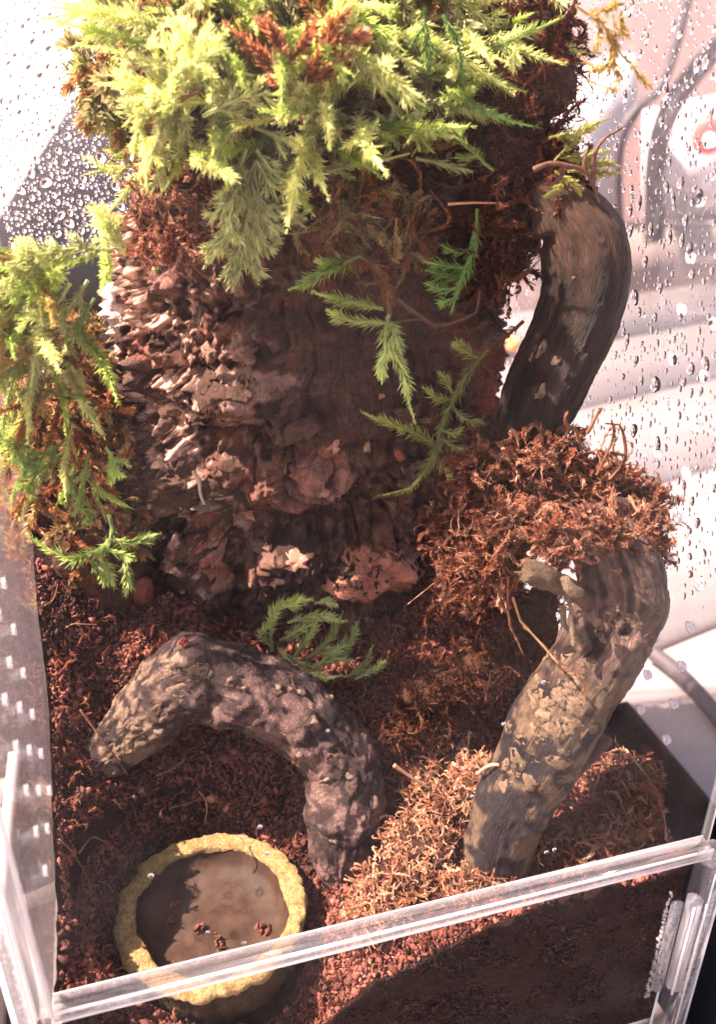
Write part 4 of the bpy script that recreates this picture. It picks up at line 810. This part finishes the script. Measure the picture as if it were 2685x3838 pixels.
for pts in [[(2240, 1780), (2300, 1640), (2290, 1570)], [(2200, 1620), (2240, 1560), (2260, 1530)], [(2290, 1800), (2350, 1720), (2330, 1600), (2260, 1590)], [(2300, 1820), (2380, 1810), (2440, 1790)], [(2320, 1900), (2360, 1930), (2400, 1950)], [(2360, 2010), (2350, 2080), (2360, 2140)], [(2460, 2040), (2490, 1990), (2530, 1975)], [(2500, 1990), (2480, 2060), (2450, 2110)], [(2180, 1680), (2160, 1620), (2120, 1590)], [(2130, 1620), (2120, 1570), (2130, 1540)], [(2290, 1700), (2330, 1700), (2360, 1710)]]:
    path_frond([(a0, b0, 3.6) for a0, b0 in pts], B2, c=np.array([.2, .085, .04]), ll=.10, mm='brown', name='strand', dens=75, stem=.035)
B3 = surf_mat('pale orange-brown moss mat on the front soil between the arch foot and the hooked branch', [(1480, 3290, 1.9, .9, .6, .4), (1650, 3000, 3.6, 1.0, .8, .5), (1400, 3420, 1.3, .6, .5, .3), (1700, 2870, 4.2, .9, .8, .5), (1560, 3150, 2.6, .8, .7, .4), (1800, 2930, 3.2, .6, .6, .5), (1780, 3300, 1.3, .8, .5, .3)], 2100, LIT, 191, L=(.14, .34), ll=.13)
surf_mat('wiry orange-brown moss tuft in the right front corner behind the lip', [(2270, 3080, 1.6, .9, .6, .6), (2380, 3020, 1.7, .5, .5, .6), (2180, 3160, 1.2, .7, .5, .3), (2330, 2930, 2.4, .7, .6, .5)], 700, ORG, 201, L=(.25, .6), ll=.11)
surf_mat('rusty moss tangle between the bark rim and the curved branch', [(1950, 620, 7.6, 1.1, .8, .7), (1900, 830, 7.4, .9, .7, .9), (1850, 980, 7.6, .6, .6, .5), (2050, 690, 7.0, .7, .6, .4)], 900, DKR, 211, L=(.25, .7), ll=.13)
surf_mat('sunlit reddish moss skirt under the top clump at the upper left bark edge', [(760, 560, 8.4, .8, .8, .6), (660, 720, 8.6, .7, .8, .8), (800, 780, 8.4, .6, .6, .6), (600, 850, 8.8, .5, .6, .7), (720, 900, 8.3, .8, .5, .35)], 800, [np.array([.3, .13, .08]), np.array([.18, .06, .035]), np.array([.42, .24, .16])], 221, L=(.25, .6), ll=.12)
surf_mat('thin brown moss fringe hanging under the clump above the drooping sprigs', [(1350, 800, 8.0, .5, .4, .5), (1270, 760, 8.0, .5, .4, .4), (1480, 880, 7.9, .6, .3, .25)], 220, [OLV*.8, BRN], 231, L=(.5, 1.0), ll=.12)
surf_mat('low brown moss layer on the shaded slope under the right of the bark', [(1750, 2250, 6.2, .9, .6, .6), (1640, 2560, 5.2, 1.2, .8, .5), (1800, 2500, 5.0, .8, .7, .6), (1560, 2700, 4.9, 1.0, .7, .4), (2010, 2320, 5.4, .8, .6, 1.1)], 950, DKR, 241, L=(.2, .5), ll=.1)  # last blob is a dark lump added to fill the shadowy gap behind the hook
ys = empty('moss_sprig', 'wispy yellowish moss strands hanging in the upper right corner', 'moss', at(2280, 150, y=5.2))
for pts in [[(2160, 20), (2260, 90), (2300, 180), (2310, 330), (2200, 300)], [(2300, 150), (2290, 240), (2230, 260), (2170, 200)], [(2320, 180), (2390, 280), (2450, 345)], [(2240, 40), (2250, 130), (2240, 190)], [(2330, 40), (2330, 100), (2370, 150)], [(2340, 10), (2280, 40), (2180, 50)], [(2300, 60), (2310, 200), (2270, 310)]]:
    path_frond([(a0, b0, 5.2+.2*math.sin(a0)) for a0, b0 in pts], ys, c=np.array([.30, .2, .06]), ll=.17, dens=130, stem=.01, w_=.1)
ys = empty('moss_sprig', 'yellow-green sprig poking out right above the curved branch', 'moss', at(2100, 600, y=5.8))
for pts in [[(2080, 600), (2180, 500), (2240, 470)], [(2060, 520), (2160, 500), (2290, 440)], [(2100, 590), (2200, 590), (2290, 560)], [(2130, 640), (2230, 650), (2330, 650)], [(2080, 640), (2160, 700), (2190, 760)], [(2120, 660), (2100, 700), (2040, 740)], [(2150, 600), (2250, 610), (2320, 620)]]:
    path_frond([(a0, b0, 5.8) for a0, b0 in pts], ys, c=np.array([.3, .27, .08]), ll=.2, dens=140, stem=.015, w_=.09)

sx_ = rng.uniform(.3, 14.7, 5200); sy_ = rng.uniform(.3, 8.5, 5200); kp_ = np.hypot(sx_-DC[0], sy_-DC[1]) > DR+.25; sx_, sy_ = sx_[kp_], sy_[kp_]
_P = np.stack([sx_, sy_, soil_z(sx_, sy_)+.05], 1); _N = np.tile(np.array([0, -.4, .9]), (len(_P), 1))
o_ = mat_strands(None, _P, _N, 3800, 251, [np.array([.22, .07, .042]), np.array([.12, .036, .022]), np.array([.3, .125, .075])], L=(.1, .34), ll=.12, name='coir_shreds'); tag(o_, 'fine coir shreds mixed through the soil surface')
# ------------------------------------------------------------------ twigs and fibres
def thread(name, label, cat, pts, r0, m, y=None, taper=.5, lift=.06, group=None, parent=None, beads=0.0):
    if y is not None: C = np.array([at(*q[:2], y=(q[2] if len(q) > 2 else y)) for q in pts])
    else: C = np.array([on_soil(q[0], q[1])+np.array([0, -.03, lift]) for q in pts])
    C = spline(C, 12*len(C)); V, F = tubeVF(C, r0*np.linspace(1, taper, len(C))*(1+beads*np.sin(np.arange(len(C))*2.1)), 6)
    o = put(name, V, F, MAT[m], parent)
    return tag(o, label, cat, group) if label else o
thread('fibre', 'short curved pale fibre standing on soil between dish and arch', 'fibre', [(748, 2988), (773, 3025), (777, 3067), (769, 3101)], .022, 'fibre', lift=.25)
thread('fibre', 'faint straight fibre lying left of the curved one behind the dish', 'fibre', [(635, 3042), (690, 3028), (745, 3008)], .014, 'fibre', lift=.15)
thread('fibre', 'kinked pale fibre on the soil under the arch', 'fibre', [(590, 2925), (640, 2905), (660, 2890), (690, 2868), (700, 2828)], .022, 'fibre', lift=.2)
thread('fibre', 'long pale fibre looping away from the left wall beside the dish', 'fibre', [(228, 3171), (277, 3220), (327, 3304), (347, 3359), (352, 3400)], .022, 'fibre', lift=.25)
thread('fibre', 'short pale fibre touching the left edge of the ochre dish', 'fibre', [(375, 3330), (410, 3345), (432, 3375)], .02, 'fibre', lift=.3)
thread('fibre', 'straight reddish thread leaning across the left leg of the arch', 'fibre', [(300, 2660, 5.0), (385, 2775, 4.6), (480, 2905, 4.4)], .035, 'twig', y=4.6)
thread('fibre', 'straight beige needle on the slope left of the hooked branch', 'fibre', [(1551, 2628), (1620, 2560), (1671, 2462)], .02, 'fibre', lift=.35)
thread('fibre', 'straight brown needle crossing the shaded soil under the pink bark patch', 'fibre', [(1530, 2264, 6.0), (1610, 2200, 5.8), (1693, 2134, 5.6)], .014, 'fibre', y=6)
thread('fibre', 'long curved brown stem arching to the lip in the right corner', 'fibre', [(2348, 2809, 2.6), (2420, 2904, 2.0), (2465, 2981, 1.6), (2488, 3053, 1.2), (2499, 3140, .8)], .04, 'fibre', y=1.5, taper=.7)
thread('fibre', 'thick pale stem curling at the left foot of the hooked branch', 'fibre', [(1790, 2900, 2.2), (1830, 2872, 1.9), (1860, 2866, 1.8), (1898, 2874, 1.75)], .05, 'fibre', y=1.8, taper=.8)
thread('fibre', 'flat bark shred on the pale moss mat right of the arch', 'fibre', [(1478, 2868, 3.0), (1530, 2905, 2.9), (1612, 2958, 2.8)], .06, 'fibre', y=2.9, taper=.4)
thread('fibre', 'thin straight straw lying just behind the lip at the right', 'fibre', [(2090, 3275, .35), (2160, 3252, .3), (2236, 3224, .25)], .02, 'fibre', y=.3)
thread('fibre', 'curved white hair on the soil low by the left wall', 'fibre', [(254, 2384), (279, 2372), (314, 2372), (369, 2375)], .018, 'fibre', lift=.3)
thread('fibre', 'fine hair sticking to the left wall above the soil edge', 'fibre', [(174, 2304), (205, 2280), (223, 2224)], .016, 'fibre', lift=.3)
thread('fibre', 'short bent red fibre left of the dish', 'fibre', [(300, 3215), (325, 3180), (352, 3155), (400, 3175)], .03, 'fibre', lift=.2)
tag(path_frond([(1899, 2249, 2.6), (1911, 2323, 2.6), (1936, 2398, 2.55), (1964, 2454, 2.5)], None, c=np.array([.2, .085, .045]), ll=.075, mm='brown', name='moss_runner', dens=150, stem=.028), 'shorter brown hairy moss runner dangling in front of the hook', 'moss')
tag(path_frond([(1925, 2240, 2.6), (1955, 2330, 2.4), (2005, 2386, 2.1), (2048, 2435, 1.6), (2098, 2491, 1.1), (2140, 2525, .95), (2185, 2545, .9), (2198, 2585, .9), (2188, 2640, .9)], None, c=np.array([.27, .14, .07]), ll=.075, mm='brown', name='moss_runner', dens=150, stem=.026), 'longer brown moss runner dangling onto the flaky branch', 'moss')
thread('pale_root', 'pale squiggly root clinging to the rough lower left bark', 'root', [(724, 1766), (746, 1803), (750, 1848), (765, 1890)], .05, 'root', y=7.1, taper=.7)
tw = empty('twig', 'thin forked reddish twig curving out from the right of the bark', 'twig', at(1586, 1192, y=7.0))
thread('stem', None, None, [(1488, 1119), (1538, 1159), (1586, 1192), (1628, 1215), (1689, 1212), (1751, 1187), (1785, 1164), (1800, 1090)], .06, 'twig', y=7.0, parent=tw)
thread('side_shoot', None, None, [(1488, 1206), (1538, 1198), (1590, 1195)], .045, 'twig', y=7.0, parent=tw); thread('side_shoot', None, None, [(1645, 1216), (1632, 1236)], .04, 'twig', y=7.0, parent=tw)
thread('twig', 'straight pale twig lying crosswise under the rusty tangle', 'twig', [(1681, 765), (1780, 760), (1894, 762)], .035, 'fibre', y=6.7)
tw = empty('twig', 'black branching twig arching over the top of the curved branch', 'twig', at(2195, 644, y=5.6))
for q in [[(2002, 635), (2060, 615), (2119, 619), (2195, 644), (2236, 719), (2250, 760)], [(2195, 644), (2192, 610), (2199, 577)], [(2224, 690), (2232, 577), (2270, 518), (2337, 477)], [(2119, 619), (2100, 670), (2060, 700)]]:
    thread('stem', None, None, q, .06, 'twig', y=5.2, parent=tw)
# crumbs one can tell apart: in the dish and on the arch
def lump_thing(name, label, cat, P, s, m, seed, c):
    if cat == 'crumb':
        rr = np.random.default_rng(seed); k_ = 26; u_ = rr.normal(size=(k_, 3)); u_ /= np.linalg.norm(u_, axis=1)[:, None]; Q = np.array(P)+u_*np.array(s)*rr.uniform(.2, .8, (k_, 1))
        V, F, T = lumps(Q, min(s)*rr.uniform(.3, .62, k_), np.array(c)*rr.uniform(.5, 1.5, (k_, 1))); return tag(put(name, V, F, MAT[m], tint=T, smooth_=False), label, cat)
    bm = bmesh.new(); bmesh.ops.create_icosphere(bm, subdivisions=3, radius=1); V = np.array([v.co[:] for v in bm.verts]); F = np.array([[v.index for v in f.verts] for f in bm.faces]); bm.free()
    V = V*(1+.45*fbm(V*1.6+seed, 3, seed)+.25*fbm(V*4+seed, 2, seed))[:, None]*np.array(s)+np.array(P); return tag(put(name, V, F, MAT[m], tint=np.array(c)*(1+.4*fbm(V*6, 2, 3)[:, None])), label, cat)
sc_ = (.13, .042, .026)
for k, (a0, b0, s, lab) in enumerate([(655, 3372, (.16, .15, .12), 'red-brown crumb farthest back on the dish floor'), (640, 3430, (.13, .11, .1), 'dark crumb nearest the left side of the dish floor'), (748, 3458, (.17, .17, .14), 'spiky crumb in the middle of the dish floor'), (985, 3460, (.24, .22, .18), 'largest crumb in the dish beside its right rim'), (540, 3545, (.07, .07, .06), 'tiny crumb on the inner left front edge of the dish rim'), (648, 3585, (.12, .1, .05), 'flat dark crumb at the front left of the dish floor')]):
    P = at(a0, b0+20, z=DZ-.71+s[2]*.6) if k != 4 else at(a0, b0, z=DZ+.03); lump_thing('soil_crumb', lab, 'crumb', P, s, 'crumb', 20+k, sc_)
P0 = at(805, 3480, z=DZ-.62); P1 = at(830, 3590, z=DZ-.55); lump_thing('bark_sliver', 'upright rod of soil lying across the front of the dish floor', 'crumb', (P0+P1)/2, (.11, .42, .1), 'crumb', 41, (.09, .032, .018))
l0, t0 = find_on(asurf, 712, 2425); lump_thing('soil_crumb', 'bright red crumb perched on the crest of the arched branch', 'crumb', asurf(np.array([l0]), np.array([t0]), np.array([.12]))[0], (.17, .13, .15), 'crumb', 51, (.3, .06, .04))
lump_thing('bark_chip', 'orange bark chip on the soil between the dish and the arch', 'bark chip', on_soil(797, 3003)+np.array([0, 0, .12]), (.16, .13, .11), 'crumb', 52, (.3, .12, .07))
lump_thing('bark_chip', 'reddish bark shard leaning on the slope left of the tower foot', 'bark chip', on_soil(540, 2240)+np.array([0, -.1, .3]), (.3, .14, .42), 'crumb', 53, (.12, .03, .018))
lump_thing('soil_clod', 'mossy soil clod beside the left foot of the arch', 'crumb', on_soil(300, 2990)+np.array([0, 0, .1]), (.34, .25, .25), 'crumb', 54, (.13, .05, .033))

# ------------------------------------------------------------------ water droplets
def dome(nr=6, ns=14, flat=.55):
    V = [[0, 0, flat]]; 
    for k in range(1, nr+1):
        t = k/nr*math.pi/2
        for s in range(ns): V.append([math.sin(t)*math.cos(2*math.pi*s/ns), math.sin(t)*math.sin(2*math.pi*s/ns), flat*math.cos(t)])
    V.append([0, 0, 0]); F3 = [[0, 1+s, 1+(s+1) % ns] for s in range(ns)]; F4 = [[1+k*ns+s, 1+(k+1)*ns+s, 1+(k+1)*ns+(s+1) % ns, 1+k*ns+(s+1) % ns] for k in range(nr-1) for s in range(ns)]
    b0 = 1+(nr-1)*ns; F3 += [[b0+(s+1) % ns, b0+s, len(V)-1] for s in range(ns)]; return np.array(V), np.array(F3), np.array(F4)
DV, D3, D4 = dome(); DVs, D3s, D4s = dome(3, 8)
dmesh = []
for k in range(5):
    V = DV.copy(); a0 = np.arctan2(V[:, 1], V[:, 0]); V[:, :2] *= (1+.12*np.sin(2*a0+k)+.08*np.sin(3*a0+2*k))[:, None]; dmesh.append(mesh('water_droplet', V*CM, [D3, D4], MAT['water']))
def wall_drops(n_, wall, region, smed, sig, elong, smin=.012, smax=.3):
    out = []; tries = 0; cell = {}
    while len(out) < n_ and tries < n_*30:
        tries += 1; s = float(np.clip(rng.lognormal(math.log(smed), sig), smin, smax)); p = region()
        if p is None: continue
        cu = (int(p[0]/.6), int(p[1]/.6)); ok = True
        for du in (-1, 0, 1):
            for dv in (-1, 0, 1):
                for (qx, qy, qs) in cell.get((cu[0]+du, cu[1]+dv), ()):
                    if (qx-p[0])**2+(qy-p[1])**2 < (1.15*(qs+s)*max(1, elong*.8))**2: ok = False; break
                if not ok: break
            if not ok: break
        if ok: cell.setdefault(cu, []).append((p[0], p[1], s)); out.append((p[0], p[1], s))
    return sorted(out, key=lambda q: -q[2])
def drop_matrix(wall, u_, v_, s, el, tilt):
    if wall == 'back': ax = (Vector((1, 0, 0)), Vector((0, 0, 1)), Vector((0, -1, 0))); P = Vector((u_, 14.996, v_))
    elif wall == 'right': ax = (Vector((0, -1, 0)), Vector((0, 0, 1)), Vector((-1, 0, 0))); P = Vector((14.985, u_, v_))
    elif wall == 'front': ax = (Vector((-1, 0, 0)), Vector((0, 0, 1)), Vector((0, 1, 0))); P = Vector((u_, -.016, v_))
    elif wall == 'left': ax = (Vector((0, 1, 0)), Vector((0, 0, 1)), Vector((1, 0, 0))); P = Vector((.016, u_, v_))
    Mx = Matrix.Identity(4); X = ax[0]*math.cos(tilt)+ax[1]*math.sin(tilt); Y = ax[1]*math.cos(tilt)-ax[0]*math.sin(tilt)
    for q in range(3): Mx[q][0], Mx[q][1], Mx[q][2], Mx[q][3] = X[q]*s, Y[q]*s*el, ax[2][q]*s, P[q]*CM
    return Mx
def make_drops(drops, wall, ntop, label, group, el):
    bag = Bag()
    for k, (u_, v_, s) in enumerate(drops):
        Mx = drop_matrix(wall, u_, v_, s, el*rng.uniform(.85, 1.25), rng.normal()*.25)
        if k < ntop: tag(inst('water_droplet', dmesh[k % 5], Mx), ('large ' if k < ntop*.12 else 'medium ' if k < ntop*.45 else 'small ')+label, 'water droplet', ('large ' if k < ntop*.12 else 'medium ' if k < ntop*.45 else 'small ')+group)
        else:
            A_ = np.array([[Mx[r][c] for c in range(3)] for r in range(3)]); bag.add(DVs @ A_.T+np.array([Mx[r][3]/CM for r in range(3)]), [D3s, D4s])
    if bag.n:
        V, F, T = bag.get(); tag(put('water_mist', V, F, MAT['water']), 'fine mist of tiny droplets on the '+wall+' wall', kind='stuff')
def reg_back():
    a0, b0 = rng.uniform(-40, 700), rng.uniform(-40, 960); P = at(a0, b0, y=15)
    if P[0] < .15 or P[2] > 29.5: return None
    dens = .35+.65*smooth(-250, 350, b0-620+a0*.9)
    return (P[0], P[2]) if rng.random() < dens else None
def reg_right():
    a0, b0 = rng.uniform(1800, 2720), rng.uniform(-40, 2300); P = at(a0, b0, x=15)
    if P[1] < .3 or P[1] > 14.8 or P[2] > 29.5: return None
    dens = 1-.9*smooth(2050, 2250, b0)
    return (P[1], P[2]) if rng.random() < dens else None
make_drops(wall_drops(1500, 'back', reg_back, .058, .7, 1.1, .016, .28), 'back', 110, 'clear round water droplet clinging to the back wall at upper left', 'water droplets on the back wall', 1.1)
make_drops(wall_drops(2300, 'right', reg_right, .04, .55, 1.35, .013, .17), 'right', 165, 'clear elongated water droplet clinging to the right wall', 'water droplets on the right wall', 1.4)
fr = [(565, 3283, 18), (1000, 3200, 16), (975, 3100, 16), (905, 3140, 12), (1230, 2740, 12), (2040, 2558, 15), (1890, 2715, 14), (2050, 3195, 14), (2080, 3185, 14), (1770, 2985, 12), (1780, 2960, 10), (915, 3535, 14), (778, 3495, 13), (1700, 3000, 12), (2210, 3215, 12), (2420, 1710, 9)]
for a0, b0, s in fr:
    P = at(a0, b0, y=-.016); 
    if P[2] < 7.7: P = P
    tag(inst('water_droplet', dmesh[0], drop_matrix('front', P[0], P[2], px2cm(P, s)*.6, 1, 0)), 'tiny clear water bead on the inside of the front door', 'water droplet', 'water beads on the front door')

# ------------------------------------------------------------------ blurred surroundings behind the box
def rod(parent, pts, y, rpx, name='tube', m='tube'):
    C = np.array([at(a0, b0, y=y) for a0, b0 in pts]); C = spline(C, 10*len(C)); V, F = tubeVF(C, px2cm(C[0], rpx), 12); return put(name, V, F, MAT[m], parent)
def slab(parent, pts, y, th, name, m):
    """an outlined panel of real thickness standing at depth y"""
    C = np.array([at(a0, b0, y=y) for a0, b0 in pts]); n_ = len(C); V = np.vstack([C, C+np.array([0, th, 0])]); bm = bmesh.new()
    vs = [bm.verts.new(v) for v in V]; bm.faces.new(vs[:n_]); bm.faces.new(vs[n_:][::-1])
    for k in range(n_): bm.faces.new([vs[k], vs[k+n_], vs[(k+1) % n_+n_], vs[(k+1) % n_]])
    bmesh.ops.triangulate(bm, faces=[f for f in bm.faces if len(f.verts) > 4]); bmesh.ops.recalc_face_normals(bm, faces=bm.faces[:]); bm.verts.index_update()
    Fd = {}
    for f in bm.faces: Fd.setdefault(len(f.verts), []).append([v.index for v in f.verts])
    bm.free(); return put(name, V, [np.array(f) for f in Fd.values()], MAT[m], parent, smooth_=False)
lc = empty('seat_back', 'dark plum-grey fabric seat back slanting behind the upper left corner', 'chair', at(300, 900, y=62))
slab(lc, [(-60, 905), (560, -60), (1250, -60), (1250, 1350), (-60, 1350)], 62, 4, 'backrest', 'plum'); rod(lc, [(-60, 1370), (600, 1370), (1250, 1370)], 64, 14)
ch = empty('garden_chair', 'blurred chair of bent grey tubes with white and tan cushions behind the right wall', 'chair', at(2450, 1200, y=85))
rod(ch, [(2590, -60), (2540, 150), (2480, 320), (2390, 410), (2335, 500), (2315, 640), (2320, 900)], 84, 22); rod(ch, [(2720, 150), (2600, 280), (2500, 440), (2460, 620), (2455, 900)], 84, 42); rod(ch, [(2460, 1390), (2380, 1445), (2230, 1475)], 84, 16)
slab(ch, [(1900, 560), (2120, 330), (2380, 200), (2400, 420), (2310, 640), (2300, 900), (1900, 900)], 88, 5, 'cushion', 'white'); slab(ch, [(2050, 870), (2900, 845), (2900, 1140), (2050, 1190)], 86, 6, 'cushion', 'tan'); slab(ch, [(2480, 420), (2900, 330), (2900, 840), (2470, 845)], 92, 4, 'cushion', 'white')
rd = empty('red_tag', 'round red tag with a white centre at the far right behind the droplets', 'tag', at(2665, 510, y=80))
def disc(parent, c, y, rpx, name, m, th=1.0):
    P = at(*c, y=y); r_ = px2cm(P, rpx); t = np.linspace(0, 2*math.pi, 32, endpoint=False); V = np.vstack([np.stack([P[0]+r_*np.cos(t), 0*t+y+o_, P[2]+r_*np.sin(t)], 1) for o_ in (0, th)]+[[[P[0], y, P[2]]], [[P[0], y+th, P[2]]]]); k = np.arange(32)
    put(name, V, [np.stack([k, (k+1) % 32, (k+1) % 32+32, k+32], 1), np.vstack([np.stack([k*0+64, (k+1) % 32, k], 1), np.stack([k*0+65, k+32, (k+1) % 32+32], 1)])], MAT[m], parent, smooth_=False)
disc(rd, (2670, 510), 80, 66, 'rim', 'red'); disc(rd, (2672, 525), 79.2, 24, 'centre', 'white', .7)
og = empty('orange_bead', 'small orange blob glimpsed through the gap beside the curved branch', 'bead', at(1935, 1305, y=40)); disc(og, (1935, 1300), 40, 26, 'bead', 'orange', 1.5)
wl = empty('garden_wall', 'pale pink rendered wall far behind the right side', 'wall', (120, 300, -75))
V, F = boxVF(70, 420, 300, 320, -74.9, 190); put('render', V, F, MAT['wall'], wl, smooth_=False); V, F = boxVF(66, 424, 296, 324, 190.3, 197); put('coping', V, F, MAT['patio'], wl, smooth_=False)
br = empty('bent_tube', 'grey bent metal tube lying on the table right of the box', 'metal tube', (26, 14, 0))
C = spline(np.array([at(2440, 2440, z=.3), at(2530, 2510, z=.3), at(2620, 2600, z=.3), at(2720, 2720, z=.3)]), 30); V, F = tubeVF(C, .35, 12); put('tube', V, F, MAT['tube'], br)
th_ = empty('dark_backing', 'added dark plum blanket lying on the table behind the left wall', 'backing', (-18, 34, -.3))  # dark slab added to darken the view through the left wall
gx2, gy2 = np.meshgrid(np.linspace(-44, -1.2, 60), np.linspace(12.5, 62, 70), indexing='ij'); P2_ = np.stack([gx2.ravel(), gy2.ravel(), 0*gx2.ravel()], 1); hz_ = 1.0+.55*fbm(P2_*.16, 3, 5)
for nm_, zz in (('backing_top', hz_),):
    Vt = np.stack([gx2.ravel(), gy2.ravel(), zz], 1); Vb_ = Vt.copy(); Vb_[:, 2] = -.3; ii_, jj_ = np.meshgrid(np.arange(59), np.arange(69), indexing='ij'); ii_ = ii_.ravel(); jj_ = jj_.ravel()
    Fq = np.stack([ii_*70+jj_, (ii_+1)*70+jj_, (ii_+1)*70+jj_+1, ii_*70+jj_+1], 1); e_ = np.concatenate([np.arange(60)*70, 59*70+np.arange(1, 70), np.arange(58, -1, -1)*70+69, np.arange(68, 0, -1)]); e2 = np.roll(e_, -1); nV = len(Vt)
    put(nm_, np.vstack([Vt, Vb_]), [np.vstack([Fq, np.stack([e2, e_, e_+nV, e2+nV], 1)])], MAT['plum'], th_)
cu = empty('sky_backdrop', 'added white translucent curtain glowing at the far upper left', 'backdrop', (-60, 120, 40))  # translucent sheet added to stand in for the white sky
gx2, gy2 = np.meshgrid(np.linspace(-130, 12, 120), np.linspace(-60, 90, 20), indexing='ij'); Vt = np.stack([gx2.ravel(), 150+3*np.sin(gx2.ravel()*.5)+1.5*np.sin(gx2.ravel()*.23), gy2.ravel()], 1); ii_, jj_ = np.meshgrid(np.arange(119), np.arange(19), indexing='ij'); ii_ = ii_.ravel(); jj_ = jj_.ravel()
put('backdrop_sheet', Vt, np.stack([ii_*20+jj_, (ii_+1)*20+jj_, (ii_+1)*20+jj_+1, ii_*20+jj_+1], 1), MAT['sheer'], cu)
bk_ = empty('shadow_slab', 'flat black slab added as shadow on the table right of the box', 'tray', (18.5, 3, -.3)); V, F = boxVF(15.75, 21.4, -9, 12.5, -.34, -.1); put('shadow_slab_floor', V, F, MAT['black'], bk_, smooth_=False)  # black slab added where only the shadow of the box falls
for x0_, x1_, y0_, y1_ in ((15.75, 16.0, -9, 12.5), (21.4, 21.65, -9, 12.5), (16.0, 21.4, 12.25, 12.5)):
    V, F = boxVF(x0_, x1_, y0_, y1_, -.095, .25); put('shadow_slab_rim', V, F, MAT['black'], bk_, smooth_=False)
tr = empty('slatted_tray', 'white slatted tray beside the left wall of the box', 'tray', (-6, 8, -.3))
for k in range(9):
    V, F = boxVF(-11, -3.0, 1+k*1.5, 2.05+k*1.5, .6, .95); put('slat', V, F, MAT['white'], tr, smooth_=False)
for xx in (-11.4, -3.0):
    V, F = boxVF(xx, xx+.35, .6, 15, -.3, 1.3); put('side_rail', V, F, MAT['white'], tr, smooth_=False)
